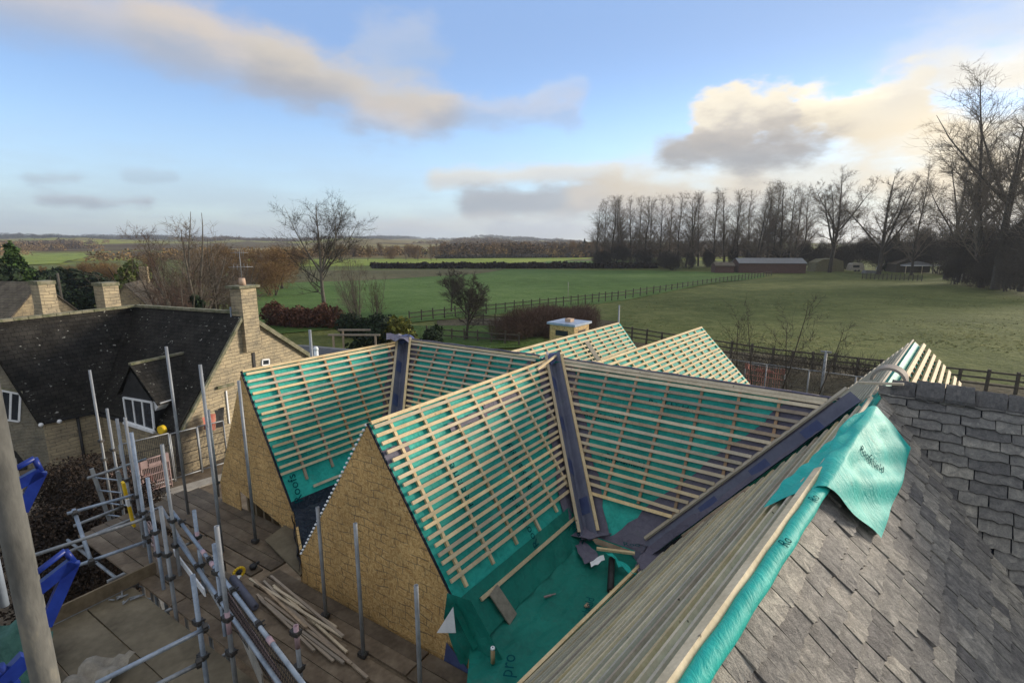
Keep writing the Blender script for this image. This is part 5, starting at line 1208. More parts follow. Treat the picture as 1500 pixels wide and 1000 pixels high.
def hillmat():
    m, nt, bs = newmat("patchwork_hills"); g = NT(nt); tc = g.n("TexCoord"); v = tc.outputs['Object']
    vo = g.n("TexVoronoi", i={'Scale': .0062, 'Randomness': 1.0}); g.l(g.scalevec(v, (1, .55, 1)), vo.inputs[0]); bw = g.n("RGBToBW"); g.l(vo.outputs['Color'], bw.inputs[0])
    n1 = g.noise(v, .01, 6, .65); n2 = g.noise(v, .08, 5, .7)
    f = g.ramp(bw.outputs[0], [(.18, (.12, .095, .055)), (.30, (.20, .23, .05)), (.45, (.24, .19, .09)), (.58, (.26, .27, .06)), (.75, (.17, .13, .07)), (.9, (.27, .23, .09))])  # field colours raised so that hill sunlight sits in the colour
    wood = g.sstep(n1, .54, .60); col = g.mix(wood, f, g.ramp(n2, [(.35, (.040, .030, .020)), (.65, (.13, .085, .045))]))
    g.l(col, bs.inputs['Base Color']); bs.inputs['Roughness'].default_value = 1; bs.inputs['Specular IOR Level'].default_value = 0
    g.l(g.bump(n2, 1.0, 6), bs.inputs['Normal']); return m
M['hills'] = hillmat()
S(MB().grid(P).build("hills", M['hills'], uv=False))
P = []
for d in [1.0] + list(np.arange(10, 300, 14.0)): P.append([V(d * math.sin(math.radians(a)), d * math.cos(math.radians(a)), -.02 + (.18 * math.sin(d * .06 + a * .09) + .12 * math.sin(d * .17 - a * .2)) * min(1, max(0, (d - 22) / 30))) for a in np.arange(-88, 89, 2.0)])
S(MB().grid(P).build("field", M['grass'], uv=False))
def sheet(name, pxs, mat, z):
    pts = [atz(x, y, 0) for x, y in pxs]; mb = MB(); top = pts[:len(pts) // 2]; bot = pts[len(pts) // 2:][::-1]
    n = 40; P = []
    for j in range(13):
        row = []
        for i in range(n + 1):
            f = lambda L: np.array([np.interp(i / n, np.linspace(0, 1, len(L)), [p[k] for p in L]) for k in range(3)])
            a, b = f(top), f(bot); q = a + (b - a) * j / 12; d = math.hypot(q[0], q[1]); an = math.degrees(math.atan2(q[0], q[1]))
            q[2] = -.02 + (.18 * math.sin(d * .06 + an * .09) + .12 * math.sin(d * .17 - an * .2)) * min(1, max(0, (d - 22) / 30)) + z; row.append(q)
        P.append(row)
    return S(mb.grid(P).build(name, M[mat], uv=False))
sheet("pasture", [(330, 398), (600, 396), (960, 395), (1120, 400), (1120, 405), (905, 440), (600, 474), (330, 500)], 'grass2', .10)
sheet("plough_strip", [(380, 397), (560, 397), (740, 396), (700, 402), (560, 409), (380, 414)], 'plough', .16)
sheet("sunlit_strip", [(330, 381), (600, 381), (880, 377), (820, 384), (600, 389), (330, 392)], 'strip', .25)
sheet("far_strip", [(720, 376), (850, 374), (960, 376), (960, 384), (850, 388), (730, 386)], 'plough', .20)
sheet("far_pasture", [(800, 384), (880, 383), (960, 382), (960, 388), (880, 389), (800, 389)], 'grass2', .34)
sheet("lawn", [(560, 478), (680, 480), (790, 482), (800, 510), (680, 516), (560, 512)], 'lawn', .12)
sheet("scrub_strip", [(640, 470), (800, 462), (905, 470), (905, 500), (800, 496), (640, 486)], 'scrub', .08)
sheet("scrub_strip", [(900, 496), (1130, 520), (1560, 575), (1560, 640), (1130, 600), (900, 540)], 'scrub', .08)
sheet("sunlit_field", [(20, 371), (80, 369), (120, 370), (130, 376), (90, 386), (20, 390)], 'strip', .3)
sheet("sunlit_field", [(105, 363.5), (140, 363), (170, 364), (170, 368), (140, 369), (105, 368)], 'strip', 1.2)
# yard around the scaffold
S(MB().add([(-30, 2, .12), (14, 2, .12), (14, 22, .12), (-30, 22, .12)], [(0, 1, 2, 3)]).build("yard", M['soil'], uv=False))
q = [atz(205, 742, .16), atz(330, 700, .16), atz(330, 692, .16), atz(205, 728, .16)]; S(MB().prism(q, -UP * .06).build("concrete_path", M['concrete']))
rt = np.random.default_rng(31); n = 26000; px_ = rt.uniform(620, 1560, n); py_ = 425 + 150 * rt.random(n) ** 1.3
gv = []
for a_, b_ in zip(px_, py_):
    p = atz(a_, b_, 0); d = math.hypot(p[0], p[1]); an = math.degrees(math.atan2(p[0], p[1]))
    if math.sin(p[0] * .35 + 1.7 * math.sin(p[1] * .21)) + math.sin(p[1] * .5) + rt.normal(0, 1.2) < .0 or (a_ < 905 and b_ < 500): continue
    z = -.03 + (.18 * math.sin(d * .06 + an * .09) + .12 * math.sin(d * .17 - an * .2)) * min(1, max(0, (d - 22) / 30)); gv.append((p[0], p[1], z))
gv = np.array(gv); n = len(gv); t_ = rt.uniform(0, 6.28, n); s_ = rt.uniform(.04, .11, n); hx = np.stack([np.cos(t_) * s_, np.sin(t_) * s_, np.zeros(n)], 1); up_ = np.stack([rt.normal(0, .13, n), rt.normal(0, .13, n), rt.uniform(.02, .07, n)], 1)
tag(npmesh("grass_tufts", np.stack([gv - hx, gv + hx, gv + hx * .5 + up_, gv - hx * .5 + up_], 1).reshape(-1, 3), np.arange(4 * n).reshape(-1, 4), M['tuft'], tone=np.clip(rt.normal(.5, .3, n), 0, 1)), "pale tufts of rough winter grass scattered over the near meadow", "grass", kind="stuff")
# ------------------------------------------------------------------ plants
def tubes(segs, n=3):
    segs = np.asarray(segs); p0, p1, r0, r1 = segs[:, :3], segs[:, 3:6], segs[:, 6], segs[:, 7]
    d = p1 - p0; d /= np.linalg.norm(d, axis=1)[:, None] + 1e-9; ref = np.where(np.abs(d[:, 2:3]) > .9, [[1., 0, 0]], [[0, 0, 1.]]); x = np.cross(d, ref); x /= np.linalg.norm(x, axis=1)[:, None] + 1e-9; y = np.cross(d, x)
    N = len(segs); vs = np.zeros((N, 2 * n, 3))
    for k in range(n):
        c, s = math.cos(2 * math.pi * k / n), math.sin(2 * math.pi * k / n); o = x * c + y * s
        vs[:, k] = p0 + o * r0[:, None]; vs[:, n + k] = p1 + o * r1[:, None]
    base = (np.arange(N) * 2 * n)[:, None, None]; f = np.array([[k, (k + 1) % n, (k + 1) % n + n, k + n] for k in range(n)])[None]
    return vs.reshape(-1, 3), (base + f).reshape(-1, 4)
def grow(r, p, d, L, r0, n, up, wob, out, taper=.25):
    q = np.array(p, float); d = np.array(d, float); pts = [(q.copy(), r0)]
    for k in range(n):
        d = nrm(d + r.normal(0, wob, 3) + UP * up); q = q + d * L / n; rr = r0 * (1 - (1 - taper) * (k + 1) / n); out.append([*pts[-1][0], *q, pts[-1][1], rr]); pts.append((q.copy(), rr))
    return pts
def branchdir(r, d, ang):
    x = nrm(np.cross(d, r.normal(0, 1, 3))); return nrm(d * math.cos(ang) + x * math.sin(ang))
def bare_tree(seed, h, kind):
    r = np.random.default_rng(seed); trunk, br = [], []
    K = dict(poplar=(46, 9, 7, .34, 34, .05, .20, .10), spread=(20, 8, 7, .50, 50, .075, .10, .22), oak=(26, 10, 8, .36, 50, .05, .2, .20), sapling=(14, 6, 4, .42, 32, .08, .14, .12), shrub=(16, 8, 6, .5, 40, .06, .15, .05))[kind]
    n1, n2, n3, l1, ang, up, wob, st = K
    tr0 = h * (.011 if kind == 'poplar' else .009 if kind == 'sapling' else .02 if kind != 'spread' else .017)
    leaders = 1 if kind == 'poplar' else (5 if kind == 'shrub' else 1)
    stems = []
    for s in range(leaders):
        d0 = nrm(V(*(r.normal(0, .30 if leaders > 1 else .03, 2)), 1)); stems.append(grow(r, r.normal(0, .1 if leaders > 1 else 0, 3) * V(1, 1, 0), d0, h * (.95 if leaders == 1 else r.uniform(.7, 1.0)), tr0 * (1 if leaders == 1 else .6), 12, .04, .035, trunk, .10))
    if kind in ('spread', 'oak'):      # fork into several strong limbs
        for k in range(5):
            i = r.integers(3, 6); p, rr = stems[0][i]; d = branchdir(r, UP, math.radians(r.uniform(22, 42))); stems.append(grow(r, p, d, h * r.uniform(.5, .66), rr * .7, 9, .05, .05, trunk, .12))
    for pts in stems:
        m = len(pts) - 1
        for k in range(n1 if pts is stems[0] else n1 * 2 // 3):
            t = st + (1 - st) * (k + r.uniform(0, 1)) / n1 if pts is stems[0] else r.uniform(.18, 1); t = min(t, .985); i = int(t * m); f = t * m - i; p = pts[i][0] * (1 - f) + pts[min(i + 1, m)][0] * f; rr = pts[i][1]
            d = nrm(pts[min(i + 1, m)][0] - pts[max(i - 1, 0)][0]); L = h * l1 * (1.05 - t * .75) * r.uniform(.65, 1.1)
            if pts is not stems[0]: L *= .75
            b1 = grow(r, p, branchdir(r, d, math.radians(ang * r.uniform(.7, 1.25))), L, max(rr * .5, .012) * (.75 if kind == 'poplar' else .8), 6, up, .09, br, .2)
            for q in range(n2):
                i2 = r.integers(1, 6); p2_, r2 = b1[i2]; d2 = nrm(b1[min(i2 + 1, 6)][0] - b1[i2 - 1][0]); b2 = grow(r, p2_, branchdir(r, d2, math.radians(r.uniform(25, 60))), L * r.uniform(.25, .55), max(r2 * .6, .010), 3, up * 1.2, .14, br, .35)
                for z in range(n3):
                    i3 = r.integers(0, 4); p3_, r3_ = b2[i3]; grow(r, p3_, branchdir(r, nrm(b2[min(i3 + 1, 3)][0] - b2[max(i3 - 1, 0)][0]), math.radians(r.uniform(20, 60))), L * r.uniform(.12, .28), max(r3_ * .6, .008), 2, up * 1.4, .16, br, .5)
    return trunk, br
TREES = {}
def tree_proto(key, seed, h, kind, bark='bark', twig=None, thick=1.0):
    t = bpy.data.objects.new("bare_tree", None); COL.objects.link(t); WL[t.name] = V(0, 0, 0)
    tr, br = bare_tree(seed, h, kind); tr, br = np.array(tr), np.array(br); tr[:, 6:] *= 1; br[:, 6:] *= thick
    v, f = tubes(tr, 6); a = npmesh("trunk", v, f, M[bark], t, True); v, f = tubes(br, 3); b = npmesh("crown", v, f, M[twig or bark], t)
    hh = float(max(tr[:, 5].max(), np.percentile(br[:, 5], 99.8))); KIDS[t.name] = [a, b]; TREES[key] = (t, hh, [0]); return t
def place(key, loc, h, label, cat="tree", name=None, group=None, wide=1.0, rz=None):
    t, h0, used = TREES[key]; s = h / h0; r = random.uniform(0, 6.28) if rz is None else rz
    if not used[0]: o = t; used[0] = 1; o.location = loc; o.rotation_euler = (0, 0, r); o.scale = (s * wide, s * wide, s)
    else: o = copy_tree(t, loc, r, (s * wide, s * wide, s))
    if name: o.name = name
    tag(o, label, cat, group); return o
def leaf_cloud(seed, n, blobs, size, flat=.6, up=0.0):
    r = np.random.default_rng(seed); V_, F_, T_ = [], [], []
    w_ = np.array([b[3] * b[4] for b in blobs]); idx = r.choice(len(blobs), n, p=w_ / w_.sum()); B = np.array(blobs)[idx]
    u = r.normal(0, 1, (n, 3)); u /= np.linalg.norm(u, axis=1)[:, None]; rad = r.uniform(.25, 1, n) ** .55 * (1 + .18 * np.sin(u[:, 0] * 7 + idx) * np.cos(u[:, 2] * 6 + idx * 2))
    c = B[:, :3] + u * rad[:, None] * np.stack([B[:, 3], B[:, 3], B[:, 4]], 1)
    c = c[c[:, 2] > 0.02] if True else c; n = len(c)
    a = r.normal(0, 1, (n, 3)); a /= np.linalg.norm(a, axis=1)[:, None]; b = np.cross(a, r.normal(0, 1, (n, 3))); b /= np.linalg.norm(b, axis=1)[:, None]
    s = size * r.uniform(.5, 1.3, n)[:, None]; vs = np.stack([c - a * s, c + b * s * flat, c + a * s, c - b * s * flat], 1).reshape(-1, 3); fs = np.arange(4 * n).reshape(-1, 4)
    return vs, fs, np.clip(r.normal(.5, .28, n), 0, 1)
def twig_cloud(seed, n, blobs, L, rad, up=.6):
    r = np.random.default_rng(seed); B = np.array(blobs); w_ = B[:, 3] * B[:, 4]; B = B[r.choice(len(blobs), n, p=w_ / w_.sum())]
    u = r.normal(0, 1, (n, 3)); u /= np.linalg.norm(u, axis=1)[:, None]; c = B[:, :3] + u * (r.uniform(.1, 1, n) ** .5)[:, None] * np.stack([B[:, 3], B[:, 3], B[:, 4]], 1)
    c[:, 2] = np.abs(c[:, 2]); d = r.normal(0, 1, (n, 3)); d /= np.linalg.norm(d, axis=1)[:, None]; d[:, 2] += up; d += (c - c.mean(0)) * .12; d /= np.linalg.norm(d, axis=1)[:, None]
    l = L * r.uniform(.4, 1.2, n); q = c + d * l[:, None] * .5; d2 = d + r.normal(0, .35, (n, 3)); d2 /= np.linalg.norm(d2, axis=1)[:, None]; e = q + d2 * l[:, None] * .5
    s1_ = np.column_stack([c, q, np.full(n, rad), np.full(n, rad * .8)]); s2_ = np.column_stack([q, e, np.full(n, rad * .8), np.full(n, rad * .4)])
    return tubes(np.concatenate([s1_, s2_]), 3)
def bush_proto(key, seed, h, w_, mat, n, size, kind='leaf', nb=9, trunkmat='bark', flatb=1.0, name="bush", trunk=True):
    r = np.random.default_rng(seed); t = bpy.data.objects.new(name, None); COL.objects.link(t); WL[t.name] = V(0, 0, 0); blobs = []
    for k in range(nb):
        a = r.uniform(0, 6.28); q = r.uniform(0, .62) * w_ / 2; z = h * r.uniform(.22, .78); s = (.30 + .2 * r.random()) * w_ / 2 * (1.15 - z / h * .5); blobs.append((q * math.cos(a), q * math.sin(a), z, s, min(s * 1.1, h * .3)))
    kids = []
    if trunk:
        sg = []
        for k in range(5): grow(r, V(*r.normal(0, .04 * w_, 2), 0), nrm(V(*r.normal(0, .35, 2), 1)), h * .75, h * .02, 5, .05, .1, sg)
        v, f = tubes(sg, 5); kids.append(npmesh("trunk", v, f, M[trunkmat], t, True))
    if kind == 'leaf': v, f, tn = leaf_cloud(seed, n, blobs, size); kids.append(npmesh("crown", v, f, M[mat], t, tone=tn))
    else:
        v, f = twig_cloud(seed, n, blobs, size, size * .022); kids.append(npmesh("crown", v, f, M[mat], t))
    KIDS[t.name] = kids; TREES[key] = (t, h, [0]); return t
def cone_proto(key, seed, h, w_, mat, n, size):
    r = np.random.default_rng(seed); t = bpy.data.objects.new("evergreen_tree", None); COL.objects.link(t); WL[t.name] = V(0, 0, 0); blobs = []
    for k in range(26):
        z = h * (.08 + .88 * k / 26); s = w_ / 2 * (1 - z / h) ** .8; a = k * 2.4; blobs.append((s * .5 * math.cos(a), s * .5 * math.sin(a), z, max(s * .62, .2), h * .07))
    sg = []; grow(r, V(0, 0, 0), UP, h * .95, h * .018, 6, .02, .01, sg); v, f = tubes(sg, 6); a = npmesh("trunk", v, f, M['bark'], t, True)
    v, f, tn = leaf_cloud(seed, n, blobs, size); b = npmesh("crown", v, f, M[mat], t, tone=tn); KIDS[t.name] = [a, b]; TREES[key] = (t, h, [0])
for k in range(4): tree_proto('poplar%d' % k, 40 + k, 24, 'poplar', 'bark', 'twig_grey', thick=1.1)
tree_proto('spread', 61, 15, 'spread', 'bark_pale', 'bark', thick=1.0)
for k in range(3): tree_proto('oak%d' % k, 70 + k, 14, 'oak', 'bark', 'twig_grey', thick=.95)
tree_proto('bigoak0', 81, 40, 'oak', 'bark', 'twig_grey', thick=.95); tree_proto('bigpop0', 83, 42, 'poplar', 'bark', 'twig_grey', thick=1.0)
tree_proto('shrub0', 90, 12, 'shrub', 'bark_pale', 'twig_grey', thick=1.0); tree_proto('shrub1', 91, 12, 'shrub', 'bark_pale', 'bark_red', thick=1.0)
tree_proto('orchard', 95, 6, 'oak', 'bark', thick=.9)
for k in range(3): tree_proto('sapling%d' % k, 100 + k, 5, 'sapling', 'bark', thick=.42)
for k in range(2): tree_proto('gold%d' % k, 110 + k, 12, 'oak', 'bark', 'bark_gold', thick=1.6)
for k in range(3): bush_proto('thick%d' % k, 120 + k, 8, 12, 'twig_d', 5200, 1.1, 'twig', 10, name="thicket_bush")
for k in range(3): bush_proto('goldb%d' % k, 130 + k, 10, 12, 'bark_gold', 3000, 1.4, 'twig', 10, name="round_tree")
bush_proto('ever', 140, 9, 6, 'leaf_b2', 5200, .32, nb=12, name="leafy_tree"); bush_proto('everd', 141, 7, 8, 'leaf_d', 4200, .38, nb=10, name="dark_evergreen"); cone_proto('cone', 142, 14, 8, 'leaf', 6500, .36); cone_proto('coned', 143, 12, 5, 'leaf_d', 3000, .4)
bush_proto('yel', 144, 2.6, 3.2, 'leaf_y', 3200, .12, nb=9, name="yellow_shrub"); bush_proto('dk', 145, 2.6, 4.0, 'leaf_d', 3600, .15, nb=9, name="dark_shrub")
bush_proto('ivy', 146, 6, 2.4, 'leaf_d', 2200, .2, nb=8, name="ivy_column")
def gl(px, dist, z=0): p = atd(px, 400, dist); return V(p[0], p[1], z)
def hgt(px, py, loc): return zat(py, px, loc) - loc[2]
def T(key, px, dist, top, label, cat="tree", group=None, name=None, wide=1.0, z=0.0, rz=None):
    l = gl(px, dist, z); return place(key, l, hgt(px, top, l), label, cat, name, group, wide, rz)
T('spread', 472, 56, 278, "wide spreading bare tree behind the stone gable, dark against the sky", wide=1.15, rz=.6)
T('shrub0', 268, 47, 308, "tall many-stemmed bare tree behind the stone house roof", wide=1.35); T('shrub1', 240, 52, 332, "reddish many-stemmed bare tree left of the tallest one behind the roof", wide=1.0); T('shrub0', 312, 52, 350, "shorter bare bushy tree right of the many-stemmed one, left of the gable chimney", wide=1.2); T('shrub1', 345, 60, 372, "low brownish bare tree behind the gable chimney", wide=1.5); T('shrub1', 258, 44, 378, "low dense reddish bush tree in front of the many-stemmed bare tree", wide=1.1)
T('ivy', 280, 43, 412, "dark ivy clad stump at the foot of the many-stemmed bare tree", "ivy")
T('shrub0', 522, 46, 366, "narrow bare upright tree right of the wide spreading one", wide=.62); T('shrub1', 548, 50, 392, "thin bare bush tree at the foot of the upright tree", wide=.6)
T('orchard', 682, 41, 398, "small twiggy orchard tree standing before the green pasture", wide=1.25, rz=1.0); T('orchard', 660, 60, 392, "fainter twiggy tree just behind the small orchard tree", wide=1.0)
for k, (px, d, top, lab) in enumerate(((1098, 21, 440, "leftmost thin sapling before the field behind the battened gable"), (1122, 22, 432, "tallest thin sapling with a leaning stem in front of the field"), (1150, 20.5, 430, "thin forked sapling left of the lone post"), (1178, 21.5, 446, "slender sapling close to the lone post"), (1075, 24, 455, "faint sapling nearest the two far battened roofs"), (1210, 23, 466, "low sapling right of the lone post"))):
    T('sapling%d' % (k % 3), px, d, top, lab, "sapling", "thin saplings along the near field edge", "sapling", 1.1)
# the poplar row and the single trees across the field
pops = [(872, 292), (884, 288), (893, 286), (903, 286), (912, 287), (922, 285), (933, 286), (943, 287), (952, 288), (966, 282), (978, 284), (993, 281), (1004, 281), (1013, 279), (1022, 280), (1045, 274), (1060, 279), (1071, 278), (1079, 276), (1093, 278), (1103, 274), (1112, 270), (1123, 266), (1132, 266), (1142, 265), (1152, 268), (1161, 270), (1172, 276)]
order = ["first", "second", "third", "fourth", "fifth", "sixth", "seventh", "eighth", "ninth", "tenth", "eleventh", "twelfth", "thirteenth", "fourteenth"]
for k, (px, top) in enumerate(pops):
    side = "%s bare poplar from the left end of the row" % order[k] if k < 14 else "%s bare poplar from the right end of the row" % order[27 - k]
    T('poplar%d' % (k % 4), px, 185 + RNG.uniform(-8, 8), top, side + " behind the barn", "tree", "bare poplars in the row across the field", "poplar_tree", RNG.uniform(1.2, 1.75))
for k, (px, d, top, key, wd, lab) in enumerate(((1215, 165, 246, 'oak0', 1.0, "broad bare tree just right of the poplar row"), (1287, 160, 250, 'oak1', 1.15, "rounded bare tree above the white caravan"), (1335, 160, 228, 'poplar1', 1.1, "tall slim bare tree left of the stable roof"), (1386, 150, 222, 'oak2', .95, "dark bare tree above the stable"), (1405, 140, 205, 'poplar2', 1.3, "bare tree close left of the tallest tree"), (1462, 124, 112, 'bigoak0', 1.0, "tallest bare tree at the right edge, thick limbs against bright cloud"), (1500, 120, 88, 'bigpop0', 1.25, "tall bare tree cut by the right edge of the picture"), (1440, 128, 236, 'oak0', 1.3, "leaning bare tree below the tallest tree"))):
    T(key, px, d, top, lab, "tree", None, "bare_tree", wd)
# undergrowth
thk = [(880, 178, 362), (905, 176, 360), (940, 175, 365), (975, 172, 362), (985, 160, 372), (1010, 158, 368), (1035, 170, 358), (1070, 172, 362), (1100, 172, 356), (1140, 170, 352), (1175, 168, 354), (1200, 165, 350), (1235, 160, 342), (1260, 158, 346), (1290, 156, 340), (1315, 155, 338), (1345, 152, 332), (1372, 148, 330), (1398, 140, 335), (1420, 132, 330), (1445, 126, 324), (1470, 120, 318), (1496, 116, 312), (1400, 125, 370), (1440, 118, 372), (1480, 112, 366), (1520, 108, 318), (1560, 105, 320)]
for k, (px, d, top) in enumerate(thk):
    where = ["at the left foot of the poplar row", "under the poplar row", "behind the long barn", "behind the caravans", "behind the stable", "at the right edge of the field"][min(5, k // 5)]
    T('thick%d' % (k % 3), px, d + (8 if px >= 1400 else 26 if px > 1180 else 14 if px > 1000 else 0), top, "dark twiggy thicket " + where + ", " + order[k % 5] + " from the left there", "thicket", "dark thickets along the far field edge", "thicket_bush", .70 if px > 1000 else 1.5)
T('coned', 1306, 182, 338, "dark slim evergreen behind the white caravan", name="evergreen_tree"); T('coned', 855, 330, 349, "dark slim evergreen beyond the left end of the poplar row", name="evergreen_tree")
# village trees at left
T('cone', 22, 75, 352, "mid green cone shaped evergreen at the left edge", name="evergreen_tree", wide=1.2); T('everd', -5, 70, 372, "dark evergreen at the extreme left edge", name="evergreen_tree"); T('everd', 48, 80, 386, "rounded dark evergreen right of the cone shaped one", name="evergreen_tree"); T('ever', 187, 70, 360, "bright leafy green tree above the small stone cottage", name="leafy_tree", wide=.95)
for k, (px, d, top) in enumerate(((70, 95, 392), (90, 100, 388), (112, 96, 390), (135, 95, 396))): T('everd', px, d, top, "dark round evergreen, %s from the left in the clump beyond the chimneys" % order[k], "tree", "dark evergreens beyond the chimneys", "evergreen_tree", 1.3)
gold = [(60, 130, 389), (105, 140, 386), (125, 120, 384), (150, 115, 380), (165, 110, 382), (30, 120, 390), (215, 95, 372), (305, 110, 360), (330, 120, 358), (355, 110, 362), (385, 105, 358), (405, 100, 362), (425, 130, 362), (362, 90, 374), (395, 85, 384), (318, 88, 376), (440, 160, 362), (500, 230, 358), (540, 240, 358), (575, 260, 358), (610, 270, 360), (632, 260, 358), (600, 300, 356), (650, 330, 356), (690, 340, 355), (730, 330, 354), (770, 330, 354), (810, 320, 353), (840, 300, 352), (870, 290, 353), (560, 330, 355), (520, 320, 356), (470, 330, 356)]
for k, (px, d, top) in enumerate(gold):
    T('goldb%d' % (k % 3) if k % 3 else 'gold%d' % (k % 2), px, d, top, "golden brown bare tree, %s" % ("%s from left of those left of the gable chimney" % order[k % 14] if px < 345 else "%s from left of those right of the gable chimney" % order[(k - 8) % 14] if px < 560 else "%s of those beyond the far hedge" % order[(k - 18) % 14]), "tree", "golden brown trees across the valley", "golden_tree", 1.1)
for k, (px, d, top) in enumerate(((596, 235, 374), (613, 225, 372), (632, 220, 368), (640, 235, 366))): T('oak%d' % (k % 3), px, d, top, "dark bare tree standing on the sunlit strip, %s from the left" % order[k], "tree", "dark trees on the sunlit strip", "bare_tree", 1.0)
for k in range(16):
    px = 520 + 8.0 * k; T('coned', px, 360 + RNG.uniform(-10, 10), 366 + RNG.uniform(-2, 3), "dark conifer in the plantation beyond the sunlit strip, %s from the %s" % (order[k] if k < 8 else order[15 - k], "left" if k < 8 else "right"), "tree", "dark plantation conifers", "conifer_tree", 1.5)
# hedges
def hedge(name, pts, h, w_, mat, n, size, label, kind='leaf', z=0.0):
    r = np.random.default_rng(len(pts) + n); blobs = []
    pts = [V(*p) for p in pts]; L = sum(np.linalg.norm(b - a) for a, b in zip(pts[:-1], pts[1:]))
    for a, b in zip(pts[:-1], pts[1:]):
        m = max(2, int(np.linalg.norm(b - a) / (w_ * .45)))
        for k in range(m): c = a + (b - a) * (k + .5) / m; blobs.append((c[0], c[1], z + h * r.uniform(.3, .6), w_ * r.uniform(.45, .7), h * r.uniform(.42, .58)))
    if kind == 'leaf': v, f, tn = leaf_cloud(n, n, blobs, size); o = npmesh(name, v, f, M[mat], tone=tn)
    else: v, f = twig_cloud(n, n, blobs, size, size * .016, 1.0); o = npmesh(name, v, f, M[mat])
    return tag(o, label, "hedge")
hedge("hedge", [atz(395, 478, 0), atz(450, 482, 0), atz(500, 482, 0)], 2.3, 2.2, 'leaf_b', 9000, .14, "russet leaved hedge right of the stone gable")
hedge("hedge", [atz(110, 756, 0), atz(180, 800, 0), atz(215, 850, 0)], 2.0, 1.8, 'hedge_d', 32000, .042, "dark brown hedge beside the ladder under the scaffold"); hedge("hedge", [atz(85, 800, 0), atz(120, 900, 0), atz(150, 930, 0)], 1.9, 1.8, 'hedge_d', 26000, .042, "dark brown hedge nearest the blue brackets")
hedge("hedge", [atz(545, 393.5, 0), atz(700, 393, 0), atz(960, 392.5, 0)], 1.9, 3, 'hedge_d', 9000, .55, "long dark hedge along the far end of the green pasture"); hedge("hedge", [atz(640, 379.5, 0), atz(760, 378.5, 0), atz(860, 377, 0)], 2.2, 4, 'twig_d', 5000, .8, "distant dark hedge beyond the sunlit strip")
hedge("hedge", [atz(740, 500, 0), atz(800, 492, 0), atz(860, 482, 0)], 2.4, 3.0, 'bark_red', 14000, .75, "tangled reddish brown hedge behind the box chimney", 'twig'); hedge("hedge", [atz(860, 478, 0), atz(780, 470, 0)], 1.5, 2.4, 'bark_red', 5000, .7, "paler tangled hedge beyond the reddish one", 'twig')
hedge("hedge", [atz(1085, 545, 0), atz(1180, 548, 0), atz(1300, 560, 0)], 1.2, 1.8, 'bark', 1100, .8, "scraggly bare hedge behind the far mesh fence", 'twig')
hedge("hedge", [atz(505, 492, 0), atz(550, 496, 0), atz(590, 498, 0)], 2.0, 2.4, 'leaf_d', 8000, .14, "dark green hedge left of the blue capped ridge"); hedge("hedge", [atz(-30, 470, 0), atz(60, 468, 0), atz(130, 462, 0), atz(290, 458, 0)], 3.0, 3.0, 'leaf_d', 9000, .22, "dark garden hedge beyond the stone house ridge")
T('yel', 578, 33, 461, "yellow green shrub beyond the blue capped ridge", "shrub", wide=1.25); T('dk', 552, 34, 468, "dark round shrub left of the yellow green one", "shrub"); T('dk', 625, 36, 478, "dark low shrub right of the yellow green one", "shrub", wide=.9)
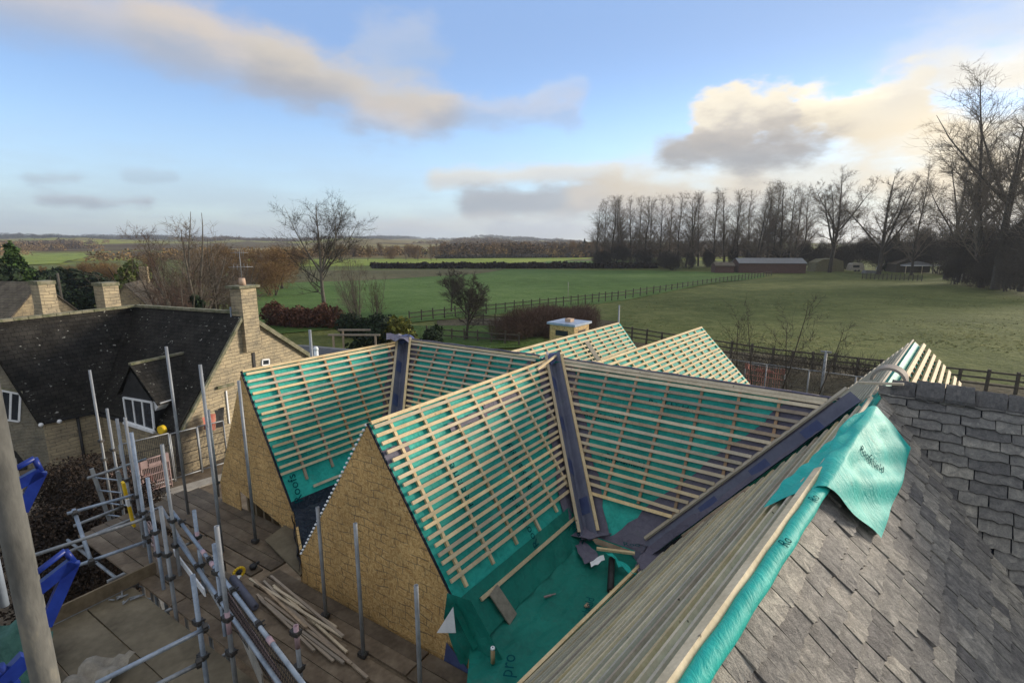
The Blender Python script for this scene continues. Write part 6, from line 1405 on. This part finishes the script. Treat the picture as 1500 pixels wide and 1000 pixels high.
# far woods on the hills
r = np.random.default_rng(77); V_, F_, T_ = [], [], []
def wood(mat, name, cnt, amin, amax, dmin, dmax, size, thr, seed, K=80, q_=.11):
    r = np.random.default_rng(seed); cs = []
    while len(cs) < cnt:
        a, d = r.uniform(amin, amax), r.uniform(dmin, dmax); x, y = d * math.sin(math.radians(a)), d * math.cos(math.radians(a))
        f = math.sin(x * .011 + 1.3) + math.sin(y * .009 + x * .004) + .6 * math.sin(x * .031 - y * .021)
        if f > thr: cs.append((x, y, hillh(a, d), size * r.uniform(.6, 1.2)))
    cs = np.array(cs); k = K; n = len(cs) * k; c = np.repeat(cs, k, 0); u = r.normal(0, 1, (n, 3)); u /= np.linalg.norm(u, axis=1)[:, None]; u[:, 2] = np.abs(u[:, 2]) * 1.1
    p = c[:, :3] + u * c[:, 3:4] * r.uniform(.5, 1, n)[:, None]; a = r.normal(0, 1, (n, 3)); a /= np.linalg.norm(a, axis=1)[:, None]; b = np.cross(a, r.normal(0, 1, (n, 3))); b /= np.linalg.norm(b, axis=1)[:, None]; s = c[:, 3:4] * q_
    vs = np.stack([p - a * s, p + b * s, p + a * s, p - b * s], 1).reshape(-1, 3); o = npmesh(name, vs, np.arange(4 * n).reshape(-1, 4), M[mat], tone=np.clip(r.normal(.5, .3, n), 0, 1)); tag(o, kind="stuff")
M['farwood'] = mat_noise("brown_far_woodland", (.055, .040, .026), (.13, .085, .045), .02, 1, 0, 0, tone=.5); M['farwood_d'] = mat_noise("dark_far_woodland", (.020, .022, .016), (.05, .045, .03), .02, 1, 0, 0, tone=.4)
M['farwood_g'] = mat_noise("golden_far_woodland", (.14, .09, .04), (.25, .165, .07), .02, 1, 0, 0, tone=.4)
wood('farwood', "far_woodland", 1300, -62, 40, 400, 1400, 6.0, .9, 5); wood('farwood_g', "golden_woodland", 800, -60, 8, 280, 1000, 5.0, .8, 6); wood('farwood_d', "dark_woodland", 3000, -66, 25, 1500, 3000, 9, .5, 7); wood('farwood_g', "hedgerow_trees", 500, -45, 5, 420, 900, 4.5, 1.1, 12); wood('farwood', "valley_woodland", 900, -8, 44, 290, 700, 7, -.4, 8)
for t_, h_, u_ in TREES.values():
    if not u_[0]:
        for c in KIDS[t_.name]: bpy.data.objects.remove(c)
        bpy.data.objects.remove(t_)
if HAZE > 0:
    hz = MB().abox((-4200, -1500, -8), (4200, 4300, 140)).build("haze", M['soil'], uv=False); hm = bpy.data.materials.new("pale_air"); hm.use_nodes = True; hm.node_tree.nodes.clear()
    ho = hm.node_tree.nodes.new("ShaderNodeOutputMaterial"); pv = hm.node_tree.nodes.new("ShaderNodeVolumePrincipled"); pv.inputs['Color'].default_value = (.80, .86, .95, 1); pv.inputs['Density'].default_value = HAZE; pv.inputs['Anisotropy'].default_value = .3; hm.node_tree.links.new(pv.outputs[0], ho.inputs['Volume'])
    hz.data.materials.clear(); hz.data.materials.append(hm); hz.display_type = 'WIRE'; tag(hz, kind="stuff")
